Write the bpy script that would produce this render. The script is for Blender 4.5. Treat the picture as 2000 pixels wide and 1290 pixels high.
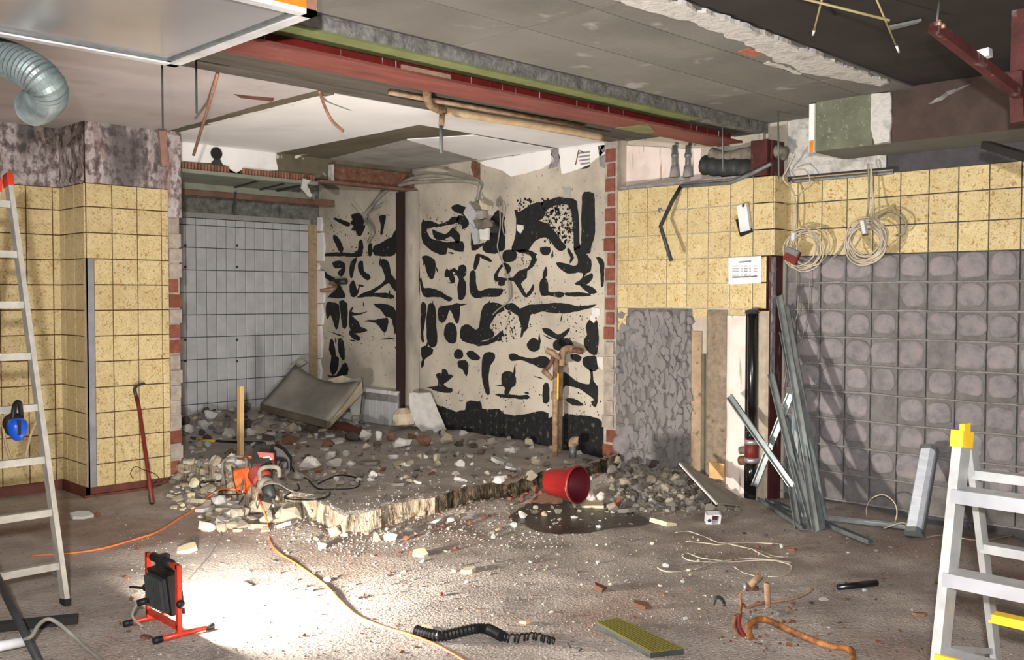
import bpy, bmesh, math, random
from mathutils import Vector, Matrix, Euler, noise
random.seed(11)
for o in list(bpy.data.objects): bpy.data.objects.remove(o)
scene = bpy.context.scene
COL = scene.collection
PI = math.pi
# ------------------------------------------------------------------ camera (u = x, v = y, height = z; walls run along x and y)
FPX, CX, CY, HC = 1891.0, 1000.0, 645.0, 1.56
yaw, pit, rol = math.radians(44.86), math.radians(2.013), math.radians(0.10)
FW = Vector((math.sin(yaw)*math.cos(pit), math.cos(yaw)*math.cos(pit), -math.sin(pit)))
r0 = Vector((math.cos(yaw), -math.sin(yaw), 0)); u0 = r0.cross(FW)
RT = r0*math.cos(rol) + u0*math.sin(rol); UP = u0*math.cos(rol) - r0*math.sin(rol)
CAM = Vector((0, 0, HC))
cd = bpy.data.cameras.new('camera'); cam = bpy.data.objects.new('camera', cd); COL.objects.link(cam)
cd.sensor_width = 36; cd.lens = FPX/2000*36; cd.clip_start = .05
m3 = Matrix((RT, UP, -FW)).transposed()
cam.matrix_world = Matrix.Translation(CAM) @ m3.to_4x4()
scene.camera = cam
# ------------------------------------------------------------------ world, flash, exposure
w = bpy.data.worlds.new('world'); scene.world = w; w.use_nodes = True
bg = w.node_tree.nodes['Background']; bg.inputs[0].default_value = (.86, .92, 1, 1); bg.inputs[1].default_value = .36
fl = bpy.data.lights.new('camera_flash', 'POINT'); fl.energy = 1080; fl.shadow_soft_size = .05; fl.color = (1, .985, .975)
fo = bpy.data.objects.new('camera_flash', fl); COL.objects.link(fo); fo.location = CAM - RT*.10 + UP*.28 - FW*.3
scene.view_settings.view_transform = 'Standard'; scene.view_settings.look = 'None'
scene.view_settings.gamma = 1; scene.view_settings.use_curve_mapping = False
scene.view_settings.exposure = .15

# ------------------------------------------------------------------ pixel helpers
def ray(x, y): return FW + RT*((x-CX)/FPX) - UP*((y-CY)/FPX)
def hit(x, y, u=None, v=None, h=None, d=None):
    r = ray(x, y)
    if u is not None: t = u/r.x
    elif v is not None: t = v/r.y
    elif h is not None: t = (h-HC)/r.z
    else: t = d
    return CAM + r*t
def depth(p): return (p-CAM).dot(FW)
# ------------------------------------------------------------------ materials
def lin(c):
    f = lambda x: (x/12.92 if x <= .04045 else ((x+.055)/1.055)**2.4)
    return tuple(f(k/255) for k in c)+(1,)
MATS = {}
def mat(name, cols, scale=6, detail=6, rough=.85, bump=0, metal=0, coord='pos', dist=0, bscale=None, rnd=0, stretch=None, spec=.3):
    """cols: list of (position, sRGB) through a noise; one colour = plain with faint variation"""
    if name in MATS: return MATS[name]
    m = bpy.data.materials.new(name); m.use_nodes = True; nt = m.node_tree; N = nt.nodes; L = nt.links
    b = N['Principled BSDF']; b.inputs['Roughness'].default_value = rough; b.inputs['Metallic'].default_value = metal
    b.inputs['Specular IOR Level'].default_value = spec
    if coord == 'pos': src = N.new('ShaderNodeNewGeometry').outputs['Position']
    else: src = N.new('ShaderNodeTexCoord').outputs['Object']
    if stretch:
        mp = N.new('ShaderNodeMapping'); mp.inputs['Scale'].default_value = stretch; L.new(src, mp.inputs[0]); src = mp.outputs[0]
    if rnd or coord == 'obj':
        oi = N.new('ShaderNodeObjectInfo'); ml = N.new('ShaderNodeMath'); ml.operation = 'MULTIPLY'; ml.inputs[1].default_value = 37
        L.new(oi.outputs['Random'], ml.inputs[0]); va = N.new('ShaderNodeVectorMath'); va.operation = 'ADD'
        L.new(src, va.inputs[0]); L.new(ml.outputs[0], va.inputs[1]); src = va.outputs[0]
    if not isinstance(cols, list): c = cols; cols = [(.3, tuple(k*.86 for k in c)), (.7, tuple(min(255, k*1.1) for k in c))]
    n = N.new('ShaderNodeTexNoise'); n.inputs['Scale'].default_value = scale; n.inputs['Detail'].default_value = detail
    n.inputs['Distortion'].default_value = dist; n.inputs['Roughness'].default_value = .62; L.new(src, n.inputs['Vector'])
    cr = N.new('ShaderNodeValToRGB'); el = cr.color_ramp.elements
    while len(el) < len(cols): el.new(.5)
    for e, (p, c) in zip(el, cols): e.position = p; e.color = lin(c)
    L.new(n.outputs['Fac'], cr.inputs[0]); out = cr.outputs[0]
    if rnd:
        hs = N.new('ShaderNodeHueSaturation'); mr = N.new('ShaderNodeMapRange'); mr.inputs['To Min'].default_value = 1-rnd; mr.inputs['To Max'].default_value = 1+rnd
        L.new(oi.outputs['Random'], mr.inputs[0]); L.new(mr.outputs[0], hs.inputs['Value']); L.new(out, hs.inputs['Color']); out = hs.outputs[0]
    L.new(out, b.inputs['Base Color'])
    if bump:
        n2 = N.new('ShaderNodeTexNoise'); n2.inputs['Scale'].default_value = bscale or scale*6; n2.inputs['Detail'].default_value = 5; L.new(src, n2.inputs['Vector'])
        bp = N.new('ShaderNodeBump'); bp.inputs['Strength'].default_value = 1; bp.inputs['Distance'].default_value = bump
        L.new(n2.outputs['Fac'], bp.inputs['Height']); L.new(bp.outputs[0], b.inputs['Normal'])
    MATS[name] = m; return m
def overlay(m, col, scale, lo, hi, detail=4, dist=0, fac=1, stretch=None, seed=0):
    """a second layer of colour (flecks, stains) where a noise passes a threshold"""
    nt = m.node_tree; N = nt.nodes; L = nt.links; b = N['Principled BSDF']
    src = None
    for n in N:
        if n.type == 'TEX_NOISE': src = n.inputs['Vector'].links[0].from_socket; break
    if stretch or seed:
        mp = N.new('ShaderNodeMapping'); mp.inputs['Scale'].default_value = stretch or (1, 1, 1); mp.inputs['Location'].default_value = (seed, seed*.7, seed*.3)
        L.new(src, mp.inputs[0]); src = mp.outputs[0]
    n = N.new('ShaderNodeTexNoise'); n.inputs['Scale'].default_value = scale; n.inputs['Detail'].default_value = detail; n.inputs['Distortion'].default_value = dist
    L.new(src, n.inputs['Vector']); mr = N.new('ShaderNodeMapRange'); mr.inputs['From Min'].default_value = lo; mr.inputs['From Max'].default_value = hi; mr.inputs['To Max'].default_value = fac
    L.new(n.outputs['Fac'], mr.inputs[0]); mx = N.new('ShaderNodeMixRGB'); mx.inputs[2].default_value = lin(col)
    old = b.inputs['Base Color'].links[0].from_socket
    L.new(mr.outputs[0], mx.inputs[0]); L.new(old, mx.inputs[1]); L.new(mx.outputs[0], b.inputs['Base Color']); return m

m_tile = mat('yellow_tile', [(.3, (200, 180, 132)), (.7, (216, 199, 156))], 9, 4, .32, .0006, rnd=.07, bscale=14, spec=.5)
overlay(m_tile, (146, 98, 52), 34, .58, .65, 3, 1.6, .75); overlay(m_tile, (160, 134, 74), 62, .53, .62, 3, 2.5, .7)
m_grout = mat('brown_grout', (88, 58, 38), 30)
m_gtile = mat('grey_tile', [(.3, (178, 178, 180)), (.7, (200, 200, 202))], 5, 5, .4, 0, rnd=.04, spec=.5)
m_ggrout = mat('dark_grout', (66, 66, 66), 20)
m_plas_l = mat('stripped_plaster', [(.36, (92, 80, 78)), (.46, (134, 122, 122)), (.54, (186, 176, 174)), (.7, (160, 148, 146))], 20, 10, .95, .014, dist=.1, bscale=26, stretch=(1, 1, .6))
overlay(m_plas_l, (120, 88, 78), 6, .56, .66, 7, .3, .6, stretch=(1, 1, .5), seed=3); overlay(m_plas_l, (72, 66, 67), 4, .55, .66, 9, .2, .8, stretch=(1, 1, .45), seed=9)
m_mortar = mat('grey_mortar', [(.3, (116, 112, 113)), (.7, (156, 150, 151))], 14, 8, .95, .006, bscale=60)
m_pad = mat('mortar_pad', [(.3, (112, 108, 110)), (.5, (136, 130, 132)), (.72, (152, 140, 139))], 11, 9, .95, .005, rnd=.07, bscale=90)
m_padbed = mat('mortar_bed', [(.3, (98, 95, 94)), (.7, (126, 121, 120))], 12, 8, .95, .006, rnd=.05, bscale=80)
m_ridge = mat('mortar_ridge', [(.3, (118, 113, 112)), (.7, (150, 143, 142))], 20, bump=.006)
m_gap = mat('gap_dark', (74, 72, 74), 10, bump=.004)
m_beige = mat('beige_plaster', [(.25, (156, 147, 134)), (.5, (190, 180, 165)), (.75, (206, 196, 180))], 2.2, 8, .95, .0015, bscale=50)
overlay(m_beige, (136, 130, 122), 1.3, .55, .75, 6, .3, .6, seed=4); overlay(m_beige, (60, 58, 56), 26, .66, .7, 6, 0, .6, seed=2)
m_bit = mat('bitumen', [(.35, (27, 28, 29)), (.65, (36, 37, 38))], 16, 6, .75, .004, bscale=60)
overlay(m_bit, (150, 142, 128), 38, .66, .72, 6, 0, .7, seed=5)
m_bitlow = mat('bitumen_crumbly', [(.35, (20, 21, 22)), (.58, (32, 32, 32)), (.7, (104, 97, 88))], 22, 8, .8, .012, bscale=40)
m_white = mat('white_paint', [(.3, (226, 224, 222)), (.7, (238, 236, 234))], 3, 6, .9)
overlay(m_white, (178, 172, 168), 2.2, .58, .75, 7, .4, .6, seed=7)
m_brick = mat('brick', [(.3, (108, 64, 52)), (.6, (136, 82, 68)), (.8, (160, 116, 102))], 18, 7, .95, .005, rnd=.14, bscale=50)
m_brickjoint = mat('brick_joint', [(.3, (140, 130, 120)), (.7, (182, 170, 158))], 12, 7, .95, .01, bscale=30)
m_base = mat('skirting_tile', [(.3, (82, 44, 38)), (.7, (112, 66, 54))], 7, 6, .6, .002)
m_ceil_raw = mat('raw_ceiling', [(.3, (74, 70, 64)), (.7, (104, 98, 90))], 3, 8, .95, .004, stretch=(.5, 4, 1))
m_ceil_w = mat('white_ceiling', [(.3, (230, 229, 230)), (.7, (243, 242, 242))], 1.6, 7, .9, .001)
overlay(m_ceil_w, (190, 186, 184), 1.1, .55, .8, 7, .5, .5, seed=2)
m_ceil_p = mat('pinkish_ceiling', [(.3, (172, 164, 164)), (.7, (198, 190, 190))], 1.4, 7, .9, .001)
overlay(m_ceil_p, (140, 126, 118), 3, .62, .75, 7, .4, .5, seed=6)
m_ceil_f = mat('formwork_concrete', [(.3, (102, 99, 94)), (.7, (124, 121, 115))], 1.3, 8, .9, .002, rnd=.04, bscale=30)
overlay(m_ceil_f, (168, 165, 158), 5, .64, .74, 7, .3, .6, stretch=(1, 1, 1), seed=3); overlay(m_ceil_f, (94, 92, 88), .9, .5, .8, 6, .4, .7, seed=8)
m_ceil_d = mat('sooty_ceiling', [(.3, (34, 31, 31)), (.7, (54, 48, 46))], 2, 8, .8, .003)
m_rough_w = mat('torn_plaster', [(.3, (150, 147, 142)), (.5, (196, 193, 188)), (.75, (170, 166, 160))], 8, 8, .95, .012, bscale=30)
m_lump = mat('hacked_mortar', [(.3, (150, 146, 146)), (.7, (186, 180, 178))], 16, 8, .95, .006, rnd=.1, coord='obj')
m_wets = mat('damp_screed', [(.34, (40, 32, 24)), (.5, (74, 62, 48)), (.66, (118, 104, 86))], 16, 8, .8, .012)
m_patch_br = mat('brown_concrete', [(.3, (86, 80, 66)), (.7, (118, 110, 92))], 3, 8, .95, .003, stretch=(1, .4, 1))
overlay(m_patch_br, (222, 216, 210), 7, .68, .72, 6, .3, .9, stretch=(1, .45, 1), seed=6)
m_patch_g = mat('grey_concrete', [(.3, (138, 136, 132)), (.7, (172, 170, 166))], 3, 7, .95, .003)
m_conc = mat('rough_concrete', [(.3, (82, 80, 78)), (.55, (122, 120, 116)), (.75, (150, 148, 144))], 14, 8, .95, .012, bscale=40)
m_green = mat('olive_paint', [(.3, (98, 104, 66)), (.7, (122, 128, 86))], 5, 5, .7)
m_red = mat('red_lead_paint', [(.3, (104, 56, 52)), (.7, (134, 78, 70))], 6, 7, .6, .001, stretch=(.4, 2, 2))
overlay(m_red, (196, 186, 182), 40, .70, .74, 5, .3, .8, stretch=(.2, 2, .5), seed=4)
m_redweb = mat('dark_red_web', [(.3, (92, 24, 22)), (.7, (120, 36, 32))], 8, 5, .5)
overlay(m_redweb, (226, 220, 216), 30, .62, .66, 4, .3, .9, stretch=(1.3, 1, .06), seed=1)
m_rust = mat('rust', [(.3, (84, 58, 48)), (.5, (112, 77, 62)), (.7, (136, 104, 88))], 16, 8, .85, .004)
m_rustpipe = mat('rusty_pipe', [(.3, (84, 52, 34)), (.5, (142, 90, 50)), (.7, (178, 128, 78))], 22, 8, .7, .003)
m_oldpipe = mat('old_brown_pipe', [(.3, (110, 84, 66)), (.5, (150, 122, 98)), (.7, (172, 150, 120))], 18, 8, .75, .003)
m_darkred = mat('dark_red_steel', [(.3, (58, 28, 27)), (.7, (88, 46, 44))], 6, 7, .6, .003)
overlay(m_darkred, (120, 112, 108), 12, .6, .68, 8, .3, .7, stretch=(1, 1, .5), seed=2)
m_alu = mat('dull_aluminium', [(.3, (160, 160, 159)), (.7, (186, 186, 185))], 9, 6, .45, .001, .35)
overlay(m_alu, (150, 138, 122), 9, .6, .72, 7, .3, .6)
m_alud = mat('dusty_aluminium', [(.3, (158, 154, 144)), (.7, (196, 192, 182))], 9, 7, .6, .001, .15)
m_zinc = mat('zinc_stud', [(.3, (128, 135, 135)), (.7, (178, 186, 186))], 9, 5, .36, 0, .75, coord='obj')
m_chrome = mat('steel_guard', [(.3, (168, 170, 176)), (.7, (204, 206, 212))], 4, 4, .32, 0, .6)
m_black = mat('black_plastic', (28, 28, 28), 10, rough=.5)
m_bpipe = mat('black_pipe', (22, 22, 23), 10, rough=.25, spec=.6)
m_dkgrey = mat('dark_grey_metal', (64, 66, 66), 12, rough=.5, metal=.3)
m_grey = mat('grey_metal', (120, 124, 124), 12, rough=.5, metal=.4)
m_cable = mat('beige_cable', (184, 172, 154), 8, rough=.6)
m_gcable = mat('grey_cable', (140, 136, 126), 8, rough=.7)
m_ocable = mat('orange_cable', (232, 116, 62), 8, rough=.5)
m_redp = mat('red_paint', (196, 56, 34), 8, rough=.4, spec=.5)
m_bucket = mat('red_bucket', [(.3, (124, 22, 22)), (.7, (146, 34, 32))], 3, 4, .35, spec=.5)
m_bucketin = mat('bucket_inside', (96, 22, 34), 6, rough=.6)
m_crow = mat('crowbar_red', [(.3, (98, 32, 30)), (.7, (126, 48, 42))], 14, 6, .5)
m_drillred = mat('drill_red', [(.3, (128, 54, 48)), (.7, (158, 76, 66))], 12, 6, .5)
m_dust = mat('dusty_grey', [(.3, (92, 86, 78)), (.7, (138, 130, 118))], 16, 7, .9)
m_wood = mat('pine_wood', [(.3, (204, 158, 100)), (.7, (232, 194, 140))], 5, 6, .7, stretch=(8, 8, .8), coord='obj')
m_woodd = mat('dirty_wood', [(.3, (104, 74, 52)), (.7, (142, 106, 76))], 7, 7, .85, .002, stretch=(2, 8, 8))
m_blue = mat('blue_plastic', (20, 84, 206), 6, rough=.3, spec=.5)
m_yel = mat('yellow_plastic', [(.3, (226, 176, 30)), (.7, (246, 204, 60))], 12, 6, .5)
m_orange = mat('orange_board', [(.3, (192, 112, 28)), (.7, (214, 138, 46))], 6, 5, .6)
m_frame = mat('white_frame', (216, 216, 218), 4, rough=.4)
m_pane = mat('milky_pane', [(.3, (150, 148, 150)), (.7, (178, 176, 180))], .7, 3, .16, 0, spec=.6)
m_hose = mat('spiral_duct', [(.3, (112, 124, 124)), (.7, (158, 172, 172))], 10, 6, .42, .001, .35)
m_plw = mat('white_plaster_bit', [(.3, (206, 202, 196)), (.7, (232, 230, 226))], 14, 6, .95, .004, rnd=.06, coord='obj')
m_plc = mat('cream_plaster_bit', [(.3, (186, 172, 148)), (.7, (214, 202, 180))], 14, 7, .95, .005, rnd=.08, coord='obj')
m_stone = mat('mortar_stone', [(.3, (132, 127, 121)), (.7, (176, 169, 161))], 14, 7, .95, .006, rnd=.14, coord='obj')
m_dstone = mat('dark_stone', [(.3, (84, 76, 70)), (.7, (120, 110, 102))], 14, 7, .95, .006, rnd=.14, coord='obj')
m_brk = mat('brick_bit', [(.3, (136, 80, 62)), (.7, (172, 112, 90))], 14, 6, .95, .004, rnd=.14, coord='obj')
m_brkd = mat('dusty_brick_bit', [(.3, (124, 84, 68)), (.7, (160, 118, 98))], 12, 6, .95, .005, rnd=.14, coord='obj')
m_ctile = mat('cream_tile_bit', [(.3, (188, 178, 148)), (.7, (208, 198, 170))], 14, 6, .7, rnd=.06, coord='obj')
m_floor = mat('dusty_floor', [(.28, (130, 119, 111)), (.45, (161, 150, 142)), (.6, (182, 171, 162)), (.78, (172, 155, 144))], 2.4, 10, .95, .01, bscale=70)
overlay(m_floor, (146, 118, 103), .9, .5, .66, 6, .5, .6, seed=3); overlay(m_floor, (176, 166, 156), 60, .62, .68, 4, 0, .75, seed=5); overlay(m_floor, (72, 62, 56), 34, .62, .7, 5, 0, .6, seed=1)
m_slab = mat('slab_floor', [(.28, (140, 133, 127)), (.5, (174, 166, 159)), (.75, (194, 186, 178))], 3, 10, .95, .01, bscale=60)
overlay(m_slab, (184, 174, 164), 46, .62, .7, 5, 0, .7, seed=2)
m_slabedge = mat('broken_screed', [(.34, (84, 74, 62)), (.46, (146, 130, 110)), (.6, (184, 168, 146))], 18, 8, .95, .01, stretch=(1, 1, .4))
m_wet = mat('wet_dirt', [(.3, (22, 16, 11)), (.6, (40, 30, 20)), (.8, (64, 50, 36))], 14, 8, .3, .006, bscale=60, spec=.5)
overlay(m_wet, (176, 158, 130), 60, .66, .7, 4, 0, .8)
m_pink = mat('pink_plaster', [(.3, (222, 204, 196)), (.7, (238, 224, 216))], 3, 6, .9, .002)
overlay(m_pink, (142, 108, 92), 12, .60, .68, 7, .3, .75, stretch=(1, 1.4, .18), seed=2); overlay(m_pink, (196, 180, 170), 4, .5, .7, 6, .3, .7, seed=4)
m_sand = mat('sandy_render', [(.3, (150, 128, 104)), (.7, (180, 156, 128))], 20, 8, .95, .004, bscale=80)
m_brn = mat('brown_render', [(.3, (118, 104, 88)), (.7, (154, 138, 120))], 26, 8, .95, .006, bscale=80)
for q_ in (m_sand, m_brn): overlay(q_, (84, 70, 56), 16, .64, .72, 6, .2, .7, seed=5); overlay(q_, (176, 158, 136), 6, .58, .72, 7, .3, .5, seed=8)
m_rod = mat('yellowed_rod', (150, 138, 98), 10, rough=.5)
m_bulk_g = mat('olive_bulkhead', [(.3, (88, 92, 76)), (.7, (112, 114, 96))], 8, 6, .8)
overlay(m_bulk_g, (150, 148, 126), 30, .62, .7, 4, .8, .7)
m_bulk_b = mat('brown_bulkhead', [(.3, (58, 47, 43)), (.7, (80, 66, 60))], 5, 8, .9, .003)
m_bulk_u = mat('bulkhead_soffit', [(.3, (92, 92, 86)), (.7, (112, 112, 106))], 2, 7, .9, .002)
m_powder = mat('pink_powder', [(.3, (228, 204, 194)), (.7, (244, 228, 220))], 30, 6, .95, .01)
m_board = mat('olive_board', [(.3, (92, 84, 32)), (.55, (122, 114, 48)), (.75, (150, 142, 76))], 30, 6, .7, .002, stretch=(1.2, 14, 1), coord='obj')
m_paper = mat('paper', (240, 238, 242), 3, rough=.7)
m_ink = mat('ink', (142, 140, 148), 3)
m_inkd = mat('ink_dark', (96, 94, 100), 3)
m_clear = mat('ribbed_plastic', [(.3, (196, 202, 212)), (.7, (222, 226, 234))], 8, 4, .22, .002, stretch=(1, 1, 6), spec=.6)
m_sheet = mat('dusty_sheet', [(.3, (134, 130, 121)), (.7, (166, 161, 150))], 3, 7, .8, .002)
m_shoe = mat('green_ledge', [(.3, (116, 120, 106)), (.7, (148, 150, 136))], 4, 7, .9, .002)
m_steelr = mat('brown_rail', [(.3, (98, 70, 58)), (.7, (130, 100, 84))], 6, 6, .8)
m_copper = mat('copper', [(.3, (146, 104, 86)), (.7, (184, 142, 120))], 12, 6, .45, 0, .3)

# ------------------------------------------------------------------ mesh helpers
class MB:
    def __init__(s): s.v = []; s.f = []
    def add(s, vs, fs):
        o = len(s.v); s.v += [Vector(p) for p in vs]; s.f += [[i+o for i in f] for f in fs]; return s
    def box(s, x0, x1, y0, y1, z0, z1):
        return s.add([(x, y, z) for z in (z0, z1) for y in (y0, y1) for x in (x0, x1)],
                     [(0, 2, 3, 1), (4, 5, 7, 6), (0, 1, 5, 4), (2, 6, 7, 3), (0, 4, 6, 2), (1, 3, 7, 5)])
    def obox(s, c, ax, ay, az):
        c, ax, ay, az = Vector(c), Vector(ax), Vector(ay), Vector(az)
        return s.add([c+ax*i+ay*j+az*k for k in (-1, 1) for j in (-1, 1) for i in (-1, 1)],
                     [(0, 2, 3, 1), (4, 5, 7, 6), (0, 1, 5, 4), (2, 6, 7, 3), (0, 4, 6, 2), (1, 3, 7, 5)])
    def bar(s, a, b, w, t, up=(0, 0, 1)):
        a, b = Vector(a), Vector(b); d = (b-a); n = d.normalized(); sd = n.cross(Vector(up))
        if sd.length < 1e-4: sd = n.cross(Vector((1, 0, 0)))
        sd.normalize(); q = sd.cross(n)
        return s.obox((a+b)/2, d/2, sd*w/2, q*t/2)
    def extr(s, sec, a, b, up=(0, 0, 1)):
        a, b = Vector(a), Vector(b); n = (b-a).normalized(); sd = n.cross(Vector(up))
        if sd.length < 1e-4: sd = n.cross(Vector((1, 0, 0)))
        sd.normalize(); q = sd.cross(n); k = len(sec)
        vs = [a+sd*x+q*y for x, y in sec]+[b+sd*x+q*y for x, y in sec]
        fs = [(i, (i+1) % k, k+(i+1) % k, k+i) for i in range(k)]+[tuple(range(k-1, -1, -1)), tuple(range(k, 2*k))]
        return s.add(vs, fs)
    def tube(s, pts, r, n=8, caps=True, closed=False):
        pts = [Vector(p) for p in pts]; k = len(pts); rs = r if isinstance(r, (list, tuple)) else [r]*k
        tn = []
        for i in range(k):
            a = pts[(i-1) % k] if closed else pts[max(0, i-1)]; b = pts[(i+1) % k] if closed else pts[min(k-1, i+1)]
            t = (b-a); tn.append(t.normalized() if t.length > 1e-9 else Vector((0, 0, 1)))
        q = tn[0].orthogonal().normalized(); vs = []
        for i in range(k):
            q = (q-tn[i]*q.dot(tn[i])); q = q.normalized() if q.length > 1e-6 else tn[i].orthogonal().normalized()
            p = tn[i].cross(q)
            for j in range(n):
                a = 2*PI*j/n; vs.append(pts[i]+(q*math.cos(a)+p*math.sin(a))*rs[i])
        fs = []
        for i in range(k if closed else k-1):
            i2 = (i+1) % k
            for j in range(n): fs.append((i*n+j, i*n+(j+1) % n, i2*n+(j+1) % n, i2*n+j))
        if caps and not closed: fs += [tuple(range(n-1, -1, -1)), tuple(range((k-1)*n, k*n))]
        return s.add(vs, fs)
    def prism(s, pts, off):
        pts = [Vector(p) for p in pts]; off = Vector(off); k = len(pts)
        return s.add(pts+[p+off for p in pts], [tuple(range(k-1, -1, -1)), tuple(range(k, 2*k))]+[(i, (i+1) % k, k+(i+1) % k, k+i) for i in range(k)])
    def lathe(s, prof, o, ax, n=20, closed=False, caps=True):
        o = Vector(o); ax = Vector(ax).normalized(); q = ax.orthogonal().normalized(); p = ax.cross(q); k = len(prof); vs = []
        for r, t in prof:
            for j in range(n):
                a = 2*PI*j/n; vs.append(o+ax*t+(q*math.cos(a)+p*math.sin(a))*r)
        fs = [(i*n+j, i*n+(j+1) % n, ((i+1) % k)*n+(j+1) % n, ((i+1) % k)*n+j) for i in range(k if closed else k-1) for j in range(n)]
        if caps and not closed: fs += [tuple(range(n-1, -1, -1)), tuple(range((k-1)*n, k*n))]
        return s.add(vs, fs)
def cat(pts, per=8, closed=False):
    pts = [Vector(p) for p in pts]; k = len(pts); out = []
    for i in range(k if closed else k-1):
        if closed: p0, p1, p2, p3 = pts[(i-1) % k], pts[i], pts[(i+1) % k], pts[(i+2) % k]
        else: p0, p1, p2, p3 = pts[max(0, i-1)], pts[i], pts[i+1], pts[min(k-1, i+2)]
        for j in range(per):
            t = j/per; t2 = t*t; t3 = t2*t
            out.append(.5*((2*p1)+(p2-p0)*t+(2*p0-5*p1+4*p2-p3)*t2+(3*p1-p0-3*p2+p3)*t3))
    if not closed: out.append(pts[-1])
    return out
ORG = {}
def link(name, me, m, parent=None, smooth=False):
    if m and not me.materials: me.materials.append(m)
    o = bpy.data.objects.new(name, me); COL.objects.link(o)
    if parent: o.parent = parent
    if smooth:
        for p in me.polygons: p.use_smooth = True
    return o
def obj(name, mb, m, parent=None, smooth=False, base=None):
    """mesh given in world coordinates; its origin is the parent's origin, or base, or the mesh's bottom centre"""
    if parent: o_ = ORG[parent]
    elif base is not None: o_ = Vector(base)
    else:
        xs = [p.x for p in mb.v]; ys = [p.y for p in mb.v]; zs = [p.z for p in mb.v]
        o_ = Vector(((min(xs)+max(xs))/2, (min(ys)+max(ys))/2, min(zs)))
    me = bpy.data.meshes.new(name); me.from_pydata([p-o_ for p in mb.v], [], mb.f); me.validate(); me.update()
    bm = bmesh.new(); bm.from_mesh(me); bmesh.ops.recalc_face_normals(bm, faces=bm.faces); bm.to_mesh(me); bm.free()
    o = link(name, me, m, parent, smooth)
    if not parent: o.location = o_
    ORG[o] = o_; return o
def tag(o, label, cat_, group=None, kind=None):
    o['label'] = label; o['category'] = cat_
    if group: o['group'] = group
    if kind: o['kind'] = kind
    return o
def thing(name, label, cat_, loc, group=None):
    o = bpy.data.objects.new(name, None); COL.objects.link(o); o.location = loc; o.empty_display_size = .1
    ORG[o] = Vector(loc); return tag(o, label, cat_, group)
def struct(name, mb, m, label, cat_):
    o = obj(name, mb, m, base=(0, 0, 0)); o['kind'] = 'structure'; o['label'] = label; o['category'] = cat_; return o
def jag(pts, step, amp, seed=0, keep=None):
    """roughen a 3-D outline (keep = index of the axis left alone)"""
    out = []; k = len(pts); pts = [Vector(p) for p in pts]
    for i in range(k):
        a, b = pts[i], pts[(i+1) % k]; n = max(1, int((b-a).length/step))
        for j in range(n):
            p = a.lerp(b, j/n); q = p*9+Vector((seed*3.1, seed*1.7, seed)); nv = noise.noise_vector(q); nv2 = noise.noise_vector(q*3.3)
            dv = (nv+nv2*.5)*amp
            if keep is not None: dv[keep] = 0
            out.append(p+dv)
    return out
# ================================================================== STRUCTURE
U1, U2 = 6.5, 6.7            # right wall: tiled part, recessed part
VA, VP, VB = 8.11, 7.6, 9.8  # left wall, pillar front, back wall of the alcove
HT = 2.9; SL = .14           # ceiling, raised slab
UL, VF = 3.62, 5.19          # left and front edge of the slab
MOUND = [(6.6, 4.7, .95, .72, .17), (4.75, 5.1, .55, .16, .07), (5.6, 5.08, .6, .2, .09), (5.3, 9.55, 1.9, .8, .17), (3.75, 7.0, .5, .75, .10), (3.5, 5.75, .42, .55, .05), (6.5, 7.0, .5, 1.6, .06), (6.6, 3.3, .35, .6, .05)]
def slab_in(u, v):
    e = .05*noise.noise(Vector((u*2.3, v*2.3, 4)))+.025*noise.noise(Vector((u*9, v*9, 1)))
    return v > VF+e and (u > UL+e or v > 7.6)
def relief(u, v):
    z = .012*noise.noise(Vector((u*1.7, v*1.7, 0)))+.006*noise.noise(Vector((u*7, v*7, 3)))
    for a, b, ra, rb, h in MOUND:
        r = ((u-a)/ra)**2+((v-b)/rb)**2
        if r < 1: z += h*(1-r)**1.2*(1+.35*noise.noise(Vector((u*6, v*6, 7))))
    return z
def ground(u, v): return relief(u, v)+(SL if slab_in(u, v) else 0)
def gp(x, y):
    """where the pixel's ray meets the ground"""
    r = ray(x, y); t = 3.0
    while t < 14:
        p = CAM+r*t
        if p.z <= ground(p.x, p.y): return p
        t += .02
    return CAM+r*12
def floor_mesh():
    mb = MB(); du = .06; u0_, v0_ = -1.4, -1.4; nu, nv = int((6.74-u0_)/du), int((9.9-v0_)/du)
    for j in range(nv+1):
        for i in range(nu+1):
            u, v = u0_+i*du, v0_+j*du; mb.v.append(Vector((u, v, relief(u, v) if not slab_in(u, v) else min(0, relief(u, v))-.01)))
    for j in range(nv):
        for i in range(nu): a = j*(nu+1)+i; mb.f.append((a, a+1, a+nu+2, a+nu+1))
    return mb
fl_o = struct('floor', floor_mesh(), m_floor, 'dusty brown-grey concrete floor strewn with grit', 'floor')
for p in fl_o.data.polygons: p.use_smooth = True
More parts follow.
